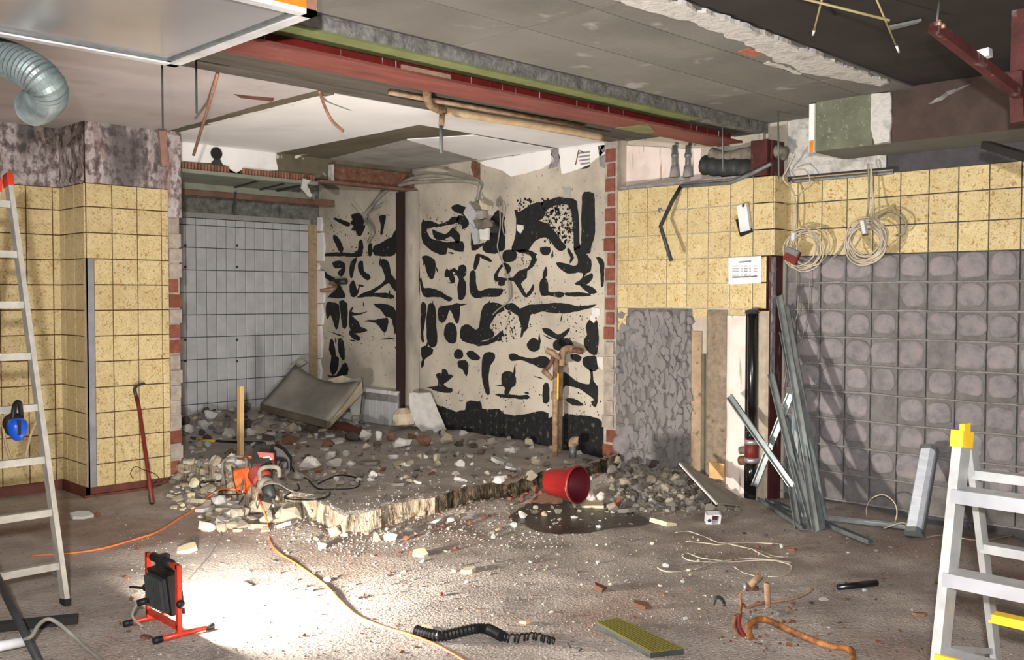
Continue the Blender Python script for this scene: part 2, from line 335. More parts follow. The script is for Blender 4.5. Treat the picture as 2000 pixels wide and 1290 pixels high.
# raised slab with a broken edge: a height field cut along the ragged outline, with a real vertical edge
def slab_mesh():
    mb = MB(); sk1 = MB(); sk2 = MB(); d = .05; us = [3.0+i*d for i in range(int(3.52/d)+1)]; vs = [5.0+j*d for j in range(int(4.8/d)+1)]; idx = {}
    ins = {}
    for j, v in enumerate(vs):
        for i, u in enumerate(us): ins[i, j] = slab_in(u, v)
    def vid(i, j):
        if (i, j) not in idx:
            u, v = us[i], vs[j]; idx[i, j] = len(mb.v); q = noise.noise_vector(Vector((u*11, v*11, 2)))
            edge = any(not ins.get((i+a, j+b), True) for a in (-1, 0, 1) for b in (-1, 0, 1))
            mb.v.append(Vector((u+(q.x*.03 if edge else 0), v+(q.y*.03 if edge else 0), SL+relief(u, v)-(.012+.012*q.z if edge else 0))))
        return idx[i, j]
    quads = {}
    for j in range(len(vs)-1):
        for i in range(len(us)-1):
            if all(ins[a] for a in ((i, j), (i+1, j), (i, j+1), (i+1, j+1))): quads[i, j] = 1; mb.f.append((vid(i, j), vid(i+1, j), vid(i+1, j+1), vid(i, j+1)))
    def side(a, b):
        pa, pb = mb.v[vid(*a)], mb.v[vid(*b)]; k = 4; sk = sk2 if pa.x > 4.38 and pa.y < 5.6 else sk1
        rows = []
        for t in range(5):
            row = []
            for s_ in range(k+1):
                p = pa.lerp(pb, s_/k); q = noise.noise_vector(Vector((p.x*16, p.y*16, t*.9)))*.016*(0 if t == 0 else 1)
                zz = p.z*(1-t/4)-.02*(t/4)
                row.append(Vector((p.x+(q.x if s_ % k else 0)+.0, p.y+(q.y if s_ % k else 0), zz)))
            rows.append(row)
        o_ = len(sk.v); sk.v += [p for r in rows for p in r]
        for t in range(4):
            for s_ in range(k): a_ = o_+t*(k+1)+s_; sk.f.append((a_, a_+1, a_+k+2, a_+k+1))
    for (i, j) in list(quads):
        if (i, j-1) not in quads and j > 0: side((i, j), (i+1, j))
        if (i-1, j) not in quads and i > 0 and vs[j] < 7.7: side((i, j+1), (i, j))
    return mb, sk1, sk2
sm, sk1, sk2 = slab_mesh()
slab = struct('floor_raised', sm, m_slab, 'raised screed slab with a broken edge, covered in rubble', 'floor')
obj('broken_edge', sk1, m_slabedge, slab); obj('damp_edge', sk2, m_wets, slab)

def wall(name, x0, x1, y0, y1, z0, z1, m, label): return struct(name, MB().box(x0, x1, y0, y1, z0, z1), m, label, 'wall')
w_left = wall('wall_left', -1.4, 3.0, VA, VA+.2, -.05, HT, m_grout, 'yellow tiled wall behind the tall ladder, stripped above the tiles')
w_pil = wall('wall_pillar', 2.94, 3.6, VP, VA+.2, -.05, HT, m_grout, 'yellow tiled pillar with a steel corner guard and a hacked brick edge')
w_back = wall('wall_back', 3.0, U1+.3, VB, VB+.15, -.05, HT, m_ggrout, 'grey rectangular tiled wall at the back of the alcove')
w_right = struct('wall_right', MB().box(U1+.012, U1+.3, 5.27, VB+.15, -.05, HT).box(U1+.012, U1+.3, 3.95, 5.27, -.05, 2.465).box(U1+.15, U1+.3, 3.95, 5.27, 2.465, HT).box(6.69, U1+.3, 3.77, 3.95, -.05, HT), m_beige, 'right wall: beige plaster with black bitumen, brick edge and yellow tiles', 'wall')
w_rec = wall('wall_recessed', U2+.012, U2+.25, -1.4, 3.79, -.05, HT, m_gap, 'recessed right wall, yellow tiles above rows of round mortar pads')

w_near = wall('wall_unseen_left', -1.6, -1.4, -1.6, VA+.2, -.05, HT+.2, m_conc, 'unseen plain grey wall added behind and left of the viewer')  # out of view, added to keep world light off the left-facing surfaces
w_near2 = wall('wall_unseen_right', -1.6, U2+.25, -1.6, -1.4, -.05, HT+.2, m_conc, 'unseen plain grey wall added behind and right of the viewer')  # also unseen, added so only flash and lamp bounce fill the room
# ---------------- tiles: every tile its own object, meshes shared by size
TM = {}
def tile_mesh(wd, ht, t, m, bev=.003):
    k = (round(wd, 3), round(ht, 3), round(t, 3), m.name)
    if k not in TM:
        a, b = wd/2, ht/2; mb = MB().add([(-a, 0, -b), (a, 0, -b), (a, 0, b), (-a, 0, b), (-a, -t+bev*.6, -b), (a, -t+bev*.6, -b), (a, -t+bev*.6, b), (-a, -t+bev*.6, b),
                                     (-a+bev, -t, -b+bev), (a-bev, -t, -b+bev), (a-bev, -t, b-bev), (-a+bev, -t, b-bev)],
                [(0, 1, 5, 4), (1, 2, 6, 5), (2, 3, 7, 6), (3, 0, 4, 7), (4, 5, 9, 8), (5, 6, 10, 9), (6, 7, 11, 10), (7, 4, 8, 11), (8, 9, 10, 11)])
        me = bpy.data.meshes.new('tile'); me.from_pydata([p for p in mb.v], [], mb.f); me.update(); me.materials.append(m); TM[k] = me
    return TM[k]
def tile(parent, fam, plane, a0, a1, h0, h1, m=None, t=.012, gap=.008, name='tile'):
    wd, ht = abs(a1-a0)-gap, h1-h0-gap
    if wd < .01 or ht < .01: return
    o = bpy.data.objects.new(name, tile_mesh(wd, ht, t, m or m_tile)); COL.objects.link(o); o.parent = parent
    c = (a0+a1)/2; hz = (h0+h1)/2
    if fam == 1: o.location = (c, plane, hz)
    else: o.location = (plane, c, hz); o.rotation_euler = (0, 0, -PI/2)
    o.rotation_euler.x = random.uniform(-.004, .004); return o
T = .2
rows = [(.043+T*i, .043+T*(i+1)) for i in range(12)]      # up to 2.443
for i, (h0, h1) in enumerate(rows):
    h0 = max(h0, .06)
    for k in range(7):                                   # left wall: from the inner corner leftwards
        a1 = 2.94-.065-(k-1)*T if k else 2.94; a0 = 2.94-.065-k*T
        tile(w_left, 1, VA, a0, a1, h0, h1-(.02 if i == 11 else 0))
    a = 2.94                                             # pillar front
    for wd in (T, T, T, .06):
        a_ = a+.055 if (a == 2.94 and i < 9) else a      # corner guard covers the lower strip
        tile(w_pil, 1, VP, a_, a+wd, h0, h1-(.02 if i == 11 else 0)); a += wd
    b = VP
    for wd in (T, T, VA-VP-2*T):                         # pillar side, facing left
        tile(w_pil, 2, 2.94, b, b+wd, h0, h1-(.02 if i == 11 else 0)); b += wd
# yellow section
cols = [5.25, 5.14]+[5.14-T*i for i in range(1, 7)]+[3.77]
for i in range(5):
    for k in range(len(cols)-1):
        a0, a1 = cols[k+1], cols[k]
        if k == len(cols)-2 and i < 2: a0 = 3.79+.03
        tile(w_right, 2, U1+.012, a0, a1, 1.465+T*i, 1.465+T*(i+1))
    tile(w_right, 1, 3.77, U1, U2, 1.465+T*i, 1.465+T*(i+1)) if i > 1 else None
tile(w_right, 2, U1+.012, 5.14, 5.25, 1.265, 1.465); tile(w_right, 2, U1+.012, 4.34, 4.47, 1.385, 1.465); tile(w_right, 2, U1+.012, 4.0, 4.14, 1.415, 1.465)
# recessed right wall: tiles at the top, pads of mortar below
cv = [3.77, 3.68]+[3.68-.196*i for i in range(1, 22)]
for i in range(3):
    for k in range(len(cv)-1): tile(w_rec, 2, U2+.012, cv[k+1], cv[k], 1.862+T*i, 1.862+T*(i+1)-(.03 if i == 2 else 0))
PADS = []
for s_ in range(7):
    rnd_ = random.Random(s_); mb = MB(); n = 18; sq = rnd_.uniform(2.2, 3.6); cut = rnd_.uniform(.55, 1)
    prof = []
    for rr, yy in ((1, 0), (.97, -.007), (.88, -.013), (.6, -.015)):
        ring = []
        for j in range(n):
            a = 2*PI*j/n; c, d_ = math.cos(a), math.sin(a); q = (abs(c)**sq+abs(d_)**sq)**(-1/sq)
            wob = 1+.09*noise.noise(Vector((c*2, d_*2, s_*5)))
            x, z = c*q*.093*rr*wob, d_*q*.091*rr*wob
            if z < -.07*cut-.012: z = -.07*cut-.012
            ring.append((x, yy+.003*noise.noise(Vector((c*3, d_*3, s_+9))), z))
        prof.append(ring)
    mb.v = [Vector(p) for r in prof for p in r]
    for r in range(3):
        for j in range(n): mb.f.append((r*n+j, r*n+(j+1) % n, (r+1)*n+(j+1) % n, (r+1)*n+j))
    mb.f.append(tuple(range(3*n, 4*n)))
    me = bpy.data.meshes.new('mortar_pad'); me.from_pydata(mb.v, [], mb.f); me.update(); me.materials.append(m_pad); PADS.append(me)
    for p in me.polygons: p.use_smooth = True
def pad(parent, plane, c, hz, sc=1):
    o = bpy.data.objects.new('mortar_pad', random.choice(PADS)); COL.objects.link(o); o.parent = parent
    o.location = (plane, c, hz); o.rotation_euler = (0, random.uniform(-.12, .12), -PI/2); o.scale = (random.uniform(.86, 1.03)*sc*random.choice((1, -1)), random.uniform(.7, 1.3), random.uniform(.88, 1.03)*sc)
for i in range(9):
    h1 = 1.862-T*i; h0 = h1-T
    for k in range(len(cv)-2):
        a1, a0 = cv[k+1], cv[k+2]
        if h0 < .03: continue
        tile(w_rec, 2, U2+.012, a0, a1, h0, h1, m_padbed, .008+random.uniform(0, .004), .008+random.uniform(0, .004), 'mortar_bed')
        if i < 8 and random.random() < .93: pad(w_rec, U2+.004, (a0+a1)/2+random.uniform(-.006, .006), (h0+h1)/2+random.uniform(-.004, .01))
    tile(w_rec, 2, U2+.012, cv[1], cv[0], max(.03, h0), h1, m_padbed, .01, .01, 'mortar_bed')
    mb = MB(); n = 46; L_ = []
    for j in range(n+1):
        v = 3.77-j*(3.9/n); zz = h0+.004*noise.noise(Vector((v*4, h0, 1))); th = .008*(.6+.9*noise.noise(Vector((v*7, h0*3, 4)))); L_.append((v, zz, th))
    for v, zz, th in L_: mb.v += [Vector((U2+.01, v, zz-.012)), Vector((U2-.004-th*.4, v, zz-.004)), Vector((U2-.004-th*.4, v, zz+th)), Vector((U2+.01, v, zz+th+.006))]
    for j in range(n):
        for q in range(3): mb.f.append((j*4+q, j*4+q+1, j*4+4+q+1, j*4+4+q))
    obj('mortar_ridge', mb, m_ridge, w_rec)
# grey split tiles, 24 x 12
gh, gw = .2415, .1175
for i in range(10):
    h0 = 2.392-.075-gh*i if i else 2.392-.075; h1 = 2.392 if i == 0 else h0+gh
    if i == 0: h0, h1 = 2.317, 2.392
    else: h0, h1 = 2.317-gh*i, 2.317-gh*(i-1)
    for k in range(20):
        a1 = 6.36-gw*k
        if (i < 4 and k == 0): pass
        tile(w_back, 1, VB, a1-gw, a1, h0, h1, m_gtile, .012, .008)
hk = MB()
for xx in (361, 462):
    for yy in (480, 522, 664, 706):
        p = hit(xx, yy, v=VB-.012); obj('hook', MB().lathe([(.004, 0), (.012, .004), (.014, .014), (.005, .022)], p, (0, -1, 0), 8), m_dkgrey, w_back, True)
# ---------------- surfaces on the walls
def sheet(name, parent, fam, plane, a0, a1, h0, h1, m, amp, na, nh, th=.0, seed=0, freq=8):
    """a rough skin of plaster standing off a wall"""
    mb = MB(); sgn = -1
    for j in range(nh+1):
        for i in range(na+1):
            a = a0+(a1-a0)*i/na; h = h0+(h1-h0)*j/nh; d = th+amp*(noise.noise(Vector((a*freq, h*freq, seed)))+.5*noise.noise(Vector((a*freq*2.7, h*freq*2.7, seed+5))))
            d = max(.001, d)
            if i in (0, na) or j in (0, nh): d = min(d, th*.5+.001)
            mb.v.append(Vector((a, plane-d, h)) if fam == 1 else Vector((plane-d, a, h)))
    for j in range(nh):
        for i in range(na): q = j*(na+1)+i; mb.f.append((q, q+1, q+na+2, q+na+1))
    return obj(name, mb, m, parent)
sheet('stripped_plaster', w_left, 1, VA, 1.0, 2.94, 2.425, HT, m_plas_l, .02, 50, 14, .012, 1)
sheet('stripped_plaster', w_pil, 1, VP, 2.94, 3.6, 2.425, HT, m_plas_l, .022, 24, 16, .014, 2)
sheet('stripped_plaster', w_pil, 2, 2.94, VP, VA, 2.425, HT, m_plas_l, .022, 14, 14, .014, 3)
# hacked brick edge of the pillar
sheet('plaster_edge', w_pil, 1, VP, 3.6, 3.715, 2.2, HT, m_plas_l, .02, 8, 20, .012, 4)
edge = obj('mortar_edge', MB().box(3.6, 3.7, VP+.012, VA+.2, -.02, HT), m_brickjoint, w_pil)
for j in range(17):
    z = .08+j*.125; a1 = 3.7+random.uniform(-.01, .018); seen = j in (0, 2, 8, 9, 11, 12)
    tile(w_pil, 1, VP+.012, 3.605, a1, z, z+.115, m_brick if seen else m_brickjoint, random.uniform(.004, .02), .006, 'brick')
# right brick edge
obj('mortar_edge', MB().box(U1+.004, U1+.03, 5.262, 5.4, SL-.05, HT), m_brickjoint, w_right)
z = .16; j = 0
while z < 2.82:
    off = .03 if j % 2 else 0; skip = 0.36 < z < 1.14 or z > 2.72
    tile(w_right, 2, U1+.012, 5.272+random.uniform(0, .01)-(.03 if z < .3 else 0), 5.40-off+random.uniform(-.012, .012), z, z+.118, m_brickjoint if skip else m_brick, random.uniform(.016, .03), .012, 'brick'); z += .1275; j += 1
# skirting on the left
sk_l = struct('baseboard_left', MB().box(-1.4, 2.93, VA-.025, VA, -.03, .07).box(2.915, 2.94, VP-.025, VA, -.03, .07).box(2.915, 3.56, VP-.025, VP, -.03, .07).box(2.88, 3.5, VP-.06, VP-.025, -.03, .018), m_base, 'dark red-brown tile skirting along the left wall and pillar', 'skirting')
# corner guard
obj('corner_guard', MB().box(2.932, 2.992, VP-.016, VP, .06, 1.845).box(2.93, 2.944, VP-.016, VP+.04, .06, 1.845), m_chrome, w_pil)

# ---------------- ceiling
ceil = struct('ceiling', MB().box(-1.4, U1+.4, 2.6, VB+.15, HT, HT+.12), m_ceil_raw, 'raw concrete ceiling with remains of white and pink plaster', 'ceiling')
def cpatch(name, pts, m, th, seed, step=.06, amp=.012, parent=ceil, z=HT):
    P = jag([Vector((a, b, z)) for a, b in pts], step, amp, seed, 2)
    return obj(name, MB().prism(P, (0, 0, -th)), m, parent)
cpatch('ceiling_plaster', [(-1.3, 5.36), (3.6, 5.38), (3.6, VP), (2.94, VP), (2.94, VA), (-1.3, VA)], m_ceil_p, .006, 1, amp=.01)
cpatch('ceiling_plaster', [(3.7, 5.4), (6.48, 5.4), (6.5, 5.93), (4.85, 5.9), (4.86, 8.02), (3.7, 8.02)], m_ceil_w, .006, 2, amp=.006)
cpatch('ceiling_plaster', [(5.48, 5.97), (6.5, 6.0), (6.5, 7.0), (5.22, 6.53)], m_ceil_w, .008, 3, amp=.014)
cpatch('bare_strip', [(4.86, 5.9), (5.46, 5.96), (5.2, 6.55), (5.43, 8.02), (4.87, 8.02)], m_patch_br, .003, 4, amp=.01)
cpatch('bare_strip', [(5.24, 6.56), (6.5, 7.02), (6.5, 8.02), (5.45, 8.02)], m_patch_g, .003, 5, amp=.01)
cpatch('torn_ridge', [(3.58, 5.38), (3.72, 5.4), (3.7, 6.4), (3.66, 7.5), (3.6, 7.5), (3.56, 6.2)], m_patch_br, .010, 6, .04, .012)
cpatch('torn_ridge', [(3.25, 5.88), (3.5, 5.8), (3.56, 5.92), (3.35, 5.96)], m_rust, .008, 7, .03, .012)
cpatch('torn_ridge', [(3.67, 5.5), (3.71, 5.5), (3.69, 7.0), (3.65, 7.0)], m_white, .014, 8, .03, .012)
for s_, (u_, v0_, v1_) in enumerate(((4.5, 2.5, 2.5),)): pass
# front ceiling: formwork boards
ug = [-1.4, 1.3, 2.4, 3.47, 4.53, 5.6, 6.7]; vg = [2.6, 2.94, 3.40, 3.93]
for i in range(len(ug)-1):
    for j in range(3):
        g = .004; obj('ceiling_panel', MB().box(ug[i]+g, ug[i+1]-g, vg[j]+g, vg[j+1]-g, HT-.008-.003*random.random(), HT), m_ceil_f, ceil)
cpatch('torn_plaster', [(1.0, 2.6), (3.0, 2.6), (4.2, 2.6), (5.9, 2.63), (5.95, 2.72), (5.3, 2.86), (4.9, 2.84), (4.4, 2.76), (3.9, 2.74), (3.4, 2.78), (3.0, 2.72), (1.0, 2.74)], m_rough_w, .022, 9, .03, .03)
cpatch('torn_plaster', [(4.9, 2.88), (5.3, 2.9), (5.35, 2.93), (4.95, 2.93)], m_rough_w, .014, 10, .03, .02)
cpatch('torn_plaster', [(4.6, 2.82), (4.75, 2.8), (4.78, 2.9), (4.62, 2.9)], m_brk, .012, 11, .03, .02)
ceil_d = struct('ceiling_dark', MB().box(-1.4, U1+.4, -1.4, 2.615, HT+.004, HT+.16), m_ceil_d, 'sooty black-brown ceiling at the upper right', 'ceiling')
ceil.data.update()
# beam: concrete rib, olive soffit, red steel beam
rib = struct('trim_1', MB().box(-1.4, U2, 3.93, 4.2, 2.815, HT), m_conc, 'rough grey concrete ceiling rib above the red steel beam', 'beam')
sheet('rough_face', rib, 1, 3.93, 1.2, 6.65, 2.815, HT-.008, m_conc, .012, 120, 4, .008, 8, 12)
obj('olive_soffit', MB().box(-1.4, 5.75, 3.915, 4.085, 2.803, 2.815), m_green, rib)
sb = thing('steel_beam', 'long red-painted steel beam running under the ceiling to the right wall', 'beam', (3, 4.15, 2.73))
obj('lower_flange', MB().box(-1.3, 6.49, 4.03, 4.31, 2.733, 2.748), m_red, sb)
obj('web', MB().box(-1.3, 6.49, 4.135, 4.155, 2.748, 2.815), m_redweb, sb)
obj('painted_patch', MB().box(3.27, 3.62, 4.126, 4.135, 2.75, 2.80), m_sand, sb)
obj('olive_patch', MB().prism([(5.35, 4.06, 2.733), (5.62, 4.2, 2.733), (5.62, 4.31, 2.733), (5.3, 4.31, 2.733)], (0, 0, -.003)), m_green, sb)
# conduits and boards left on the strip behind the beam
for k, (v_, h_) in enumerate(((4.62, HT), (4.8, HT), (4.98, HT), (5.16, HT))):
    obj('shutter_strip', MB().box(1.5, 6.48, v_, v_+.172, h_-.012-.006*(k % 2), h_), m_ceil_raw, ceil)
# downstand over the alcove
dn = struct('trim_2', MB().box(3.7, 6.5, 8.03, 8.2, 2.70, HT), m_patch_br, 'concrete downstand above the alcove with white paint on its left', 'beam')
def wpatch(name, fam, plane, pts, m, th, seed, step=.03, amp=.008, parent=None, away=False):
    P = [hit(x, y, v=plane) if fam == 1 else hit(x, y, u=plane) for x, y in pts]
    P = jag(P, step, amp, seed, 1 if fam == 1 else 0); off = Vector((0, -th, 0)) if fam == 1 else Vector((-th, 0, 0))
    return obj(name, MB().prism(P, off), m, parent)
wpatch('white_paint', 1, 8.03, [(344, 276), (440, 286), (538, 298), (542, 333), (500, 335), (470, 332), (462, 338), (452, 333), (440, 323), (410, 318), (345, 316)], m_white, .006, 3, parent=dn)
h0_ = hit(422, 300, v=8.02); obj('pipe_hole', MB().lathe([(.004, .008), (.05, .008), (.055, .012), (.055, 0)], h0_, (0, -1, 0), 16), m_bpipe, dn)
wpatch('stain', 1, 8.02, [(412, 318), (422, 305), (428, 306), (436, 322), (430, 330)], m_dkgrey, .003, 4, parent=dn)
for k in range(44):                                   # ribbed clay-block soffit edge
    u_ = 3.92+k*.031
    if 14 < k < 19: continue
    obj('clay_rib', MB().box(u_, u_+.017, 8.0, 8.06, 2.655+.02*noise.noise(Vector((k*.3, 0, 0))), 2.72), m_brkd if k % 5 else m_woodd, dn)
wpatch('torn_scrap', 1, 7.96, [(590, 350), (606, 352), (600, 362), (610, 385), (604, 386), (588, 368)], m_rough_w, .01, 31, .02, .01, dn)
obj('ledge', MB().box(3.8, 5.3, 7.985, 8.1, 2.628, 2.66), m_shoe, dn)
obj('soffit_board', MB().box(3.7, 5.32, 8.1, VB, 2.66, 2.68), m_shoe, dn)
obj('rail', MB().box(3.7, 5.9, 8.95, 9.0, 2.60, 2.66), m_shoe, dn)
obj('rail', MB().box(3.7, 6.2, 9.02, 9.1, 2.55, 2.62), m_steelr, dn)
for u_ in (4.83, 5.12, 5.32): obj('hanger', MB().bar((u_, 8.3, 2.655), (u_+.12, 8.97, 2.655), .02, .02), m_dkgrey, dn)
obj('hanger', MB().bar((4.93, 8.9, 2.6), (4.95, 9.0, 2.4), .02, .012), m_dkgrey, dn)
sheet('rough_band', w_back, 1, VB, 3.6, 6.5, 2.40, HT, m_conc, .014, 60, 12, .01, 11)
obj('mortar_strip', MB().box(6.36, 6.5, VB-.008, VB, .1, 2.4), m_sand, w_back)
obj('top_strip', MB().box(3.6, 6.38, VB-.02, VB, 2.396, 2.45), m_patch_g, w_back)
# white broken edge at the right end of the grey tiles
for k, (y0_, y1_) in enumerate(((425, 452), (455, 510), (513, 528), (530, 592), (595, 635), (637, 700), (702, 745))):
    x1_ = (632, 636, 626, 637, 634, 632, 630)[k]; x0_ = (613, 612, 614, 612, 622, 619, 618)[k]
    wpatch('white_plaster_edge', 2, U1+.012, [(619, y0_), (x1_-3, y0_), (x1_, (y0_+y1_)/2), (x1_-2, y1_), (619, y1_)], m_white, .03, 20+k, .03, .008, w_right)
# steel frame in the alcove
rb = thing('rusty_beam', 'short rusty steel beam under the downstand beside the column', 'beam', (6.0, 8.0, 2.7))
obj('web', MB().box(5.45, 6.5, 8.0, 8.02, 2.68, 2.84), m_rust, rb); obj('lower_flange', MB().box(5.3, 6.5, 7.95, 8.06, 2.655, 2.68), m_steelr, rb)
obj('stiffener', MB().box(5.44, 5.47, 7.96, 8.02, 2.68, 2.84), m_rough_w, rb)
cl = thing('alcove_column', 'dark red steel post with grey render casing on the bitumen wall', 'column', (6.45, 8.05, SL))
obj('post', MB().box(6.42, 6.5, 8.12, 8.21, .3, 2.66), mat('sooty_red_post', [(.3, (40, 31, 30)), (.7, (66, 45, 42))], 5, 7, .7, stretch=(1, 1, .3)), cl)
mb = MB(); rings = []
for j in range(30):
    z = .3+j*2.36/29
    for i in range(9):
        a = PI*i/8; r = .10*(1+.05*noise.noise(Vector((a*2, z*3, 1)))); mb.v.append(Vector((6.5-.075*math.sin(a)*(r/.1), 8.02-r*math.cos(a), z)))
for j in range(29):
    for i in range(8): mb.f.append((j*9+i, j*9+i+1, j*9+i+10, j*9+i+9))
obj('render_casing', mb, mat('column_render', [(.3, (126, 120, 112)), (.6, (172, 164, 152)), (.8, (104, 76, 70))], 5, 8, .95, .004, stretch=(1, 1, .25)), cl, True)
cl2 = thing('steel_column', 'dark red steel column in the corner of the right wall under the beam', 'column', (6.58, 3.85, 0))
obj('flange', MB().box(6.505, 6.68, 3.785, 3.8, 0, 2.73), m_darkred, cl2); obj('web', MB().box(6.585, 6.6, 3.8, 3.94, 0, 2.73), m_darkred, cl2)
obj('head', MB().box(6.46, 6.60, 3.80, 3.94, 2.47, 2.733), m_darkred, cl2)
sheet('mortar_crust', cl2, 1, 3.785, 6.5, 6.57, .9, 1.86, m_mortar, .014, 6, 40, .008, 12, 14)
# upper cavity: pink plaster and pipes
wpatch('pink_plaster', 2, U1+.15, [(1213, 284), (1312, 290), (1312, 345), (1300, 352), (1250, 358), (1222, 366), (1214, 340)], m_pink, .012, 5, parent=w_right)
wpatch('pink_plaster', 2, U1+.15, [(1326, 290), (1340, 291), (1338, 350), (1328, 352)], m_pink, .012, 6, parent=w_right)
wpatch('pink_plaster', 2, U1+.15, [(1348, 290), (1370, 290), (1371, 350), (1350, 354)], m_pink, .012, 7, parent=w_right)
obj('cavity_sill', MB().box(U1+.02, U1+.15, 3.95, 5.27, 2.465, 2.49), m_mortar, w_right)
for k, x in enumerate((1318, 1344)):
    a = hit(x, 284, u=U1+.12); b = hit(x, 346, u=U1+.12); pp = thing('grey_pipe', ('left', 'right')[k]+' of two short grey pipes rising in front of the pink plaster', 'pipe', b, 'grey pipes above the tiles')
    obj('pipe', MB().tube([b, a], .022, 10), m_grey, pp, True); c = b.lerp(a, .62); obj('collar', MB().tube([c, c+Vector((0, 0, .03))], .03, 10), m_grey, pp, True)
    obj('render_socket', MB().tube([b, b+Vector((0, 0, .09))], [.045, .034], 10), m_mortar, pp, True)
for k, (pts, r, lb) in enumerate((([(1375, 322), (1410, 326), (1450, 328), (1480, 340)], .075, 'lower dark lagged pipe lying in the hole above the tiles'), ([(1390, 300), (1420, 308), (1460, 300), (1510, 296), (1535, 300)], .05, 'upper grey lagged pipe sagging below the red beam end'))):
    P = cat([hit(x, y, u=U1+.07) for x, y in pts], 6); o = obj('lagged_pipe', MB().tube(P, [r*(1+.08*math.sin(i*2)) for i in range(len(P))], 12), (m_dkgrey, m_dust)[k], None, True); tag(o, lb, 'pipe')
# bulkhead upper right
bk = struct('trim_3', MB().box(6.2, U2+.2, -1.4, 3.3, 2.555, HT+.004), m_bulk_u, 'boxed bulkhead under the ceiling at the upper right', 'bulkhead')
vv = lambda x: hit(x, 260, u=6.2).y
obj('olive_face', MB().box(6.188, 6.2, vv(1706), 3.27, 2.556, HT), m_bulk_g, bk); obj('brown_face', MB().box(6.188, 6.2, -1.4, vv(1742), 2.556, HT), m_bulk_b, bk)
wpatch('plaster_band', 2, 6.2, [(1706, 186), (1742, 182), (1744, 230), (1742, 279), (1712, 284), (1704, 250)], m_rough_w, .03, 8, .03, .01, bk)
obj('end_batten', MB().box(6.17, 6.2, 3.27, 3.31, 2.55, HT-.02), m_white, bk); obj('end_stain', MB().box(6.166, 6.17, 3.275, 3.305, 2.55, 2.63), m_orange, bk)
wpatch('rubbed_streak', 2, 6.188, [(1812, 206), (1850, 180), (1905, 160), (1890, 166), (1850, 188), (1820, 206)], m_conc, .003, 9, .015, .02, bk)
sheet('torn_plaster', w_rec, 2, U2+.012, 3.0, 3.77, 2.47, HT, m_rough_w, .03, 24, 14, .025, 13)
obj('cable_rail', MB().tube([hit(1545, 355, u=6.66), hit(1745, 337, u=6.66)], .012, 8), m_grey, w_rec); obj('cable_rail', MB().tube([hit(1548, 349, u=6.66), hit(1745, 332, u=6.66)], .006, 6), m_sand, w_rec)
# ---------------- lower part of the yellow section: hacked mortar and render
def vx(x, y=760): return hit(x, y, u=U1).y
sheet('rough_mortar', w_right, 2, U1+.012, vx(1350), 5.26, SL-.1, 1.46, m_padbed, .012, 26, 50, .008, 14, 9)
sheet('sandy_render', w_right, 2, U1+.012, vx(1370), vx(1350), 0, 1.28, m_sand, .004, 6, 30, .03, 15)
sheet('brown_render', w_right, 2, U1+.012, vx(1419), vx(1380), 0, 1.45, m_brn, .006, 8, 40, .035, 16)
obj('buried_conduit', MB().tube([(U1-.004, vx(1375), .05), (U1-.004, vx(1374), 1.1)], .018, 8), mat('conduit', (112, 108, 92), 12), w_right, True)
sheet('pink_render', w_right, 2, U1+.012, vx(1455), vx(1419), 0, 1.41, m_pink, .006, 6, 40, .02, 17)
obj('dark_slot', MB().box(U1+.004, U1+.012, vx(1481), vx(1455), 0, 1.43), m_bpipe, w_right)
sheet('beige_render', w_right, 2, U1+.012, 3.79, vx(1479), 0, 1.45, mat('beige_render', [(.3, (160, 146, 130)), (.7, (186, 172, 154))], 16, 8, .95, .003), .005, 5, 40, .03, 18)
CH = []
for s_ in range(12):
    r_ = random.Random(100+s_); n = r_.choice((5, 6, 7)); top = []; fd_ = r_.uniform(.75, 1);
    for j in range(n):
        a = 2*PI*j/n; rr = .7+.45*r_.random(); a += r_.uniform(-.25, .25); top.append((math.cos(a)*rr, math.sin(a)*rr))
    mb = MB(); mb.v = [Vector((x, 0, z)) for x, z in top]+[Vector((x*.88, -fd_+.12*r_.random(), z*.92)) for x, z in top]
    mb.f = [tuple(range(n, 2*n))]+[(j, (j+1) % n, n+(j+1) % n, n+j) for j in range(n)]
    me = bpy.data.meshes.new('mortar_lump'); me.from_pydata(mb.v, [], mb.f); me.update(); me.materials.append(m_lump); CH.append(me)
def lump(parent, c, hz, a, b, d):
    o = bpy.data.objects.new('mortar_lump', random.choice(CH)); COL.objects.link(o); o.parent = parent
    o.location = (U1+.006, c, hz); o.scale = (a, d, b); o.rotation_euler = (0, random.uniform(-.3, .3), -PI/2)
z = .2
while z < 1.42:
    v = vx(1350)+.015
    while v < 5.24:
        f = (v-vx(1350))/(5.24-vx(1350))
        dense = .93 if not (f > .7 and (z < .55 or z > 1.2)) else .25
        if random.random() < dense: lump(w_right, v+random.uniform(-.02, .02), z+random.uniform(-.03, .03), random.uniform(.02, .042), random.uniform(.03, .085), random.uniform(.012, .055))
        v += .042
    z += .066
for x, y, s_ in ((1243, 640, .2), (1285, 640, .2), (1240, 690, .16), (1222, 850, .2), (1262, 868, .2), (1225, 898, .2), (1268, 910, .2), (1330, 620, .14)):
    p = hit(x, y, u=U1+.012); tile(w_right, 2, U1+.012, max(vx(1350), p.y-s_/2), min(5.25, p.y+s_/2), p.z-s_/2, min(1.46, p.z+s_/2), m_padbed, .02, .006, 'mortar_bed')
for x, y in ((1245, 627), (1282, 627), (1245, 668), (1225, 850), (1255, 862), (1240, 900), (1275, 905), (1215, 870)):
    p = hit(x, y, u=U1+.006); pad(w_right, U1-.009, p.y, p.z, .95)
for x in (1372, 1400, 1403): 
    for y in (752, 816, 876): pass
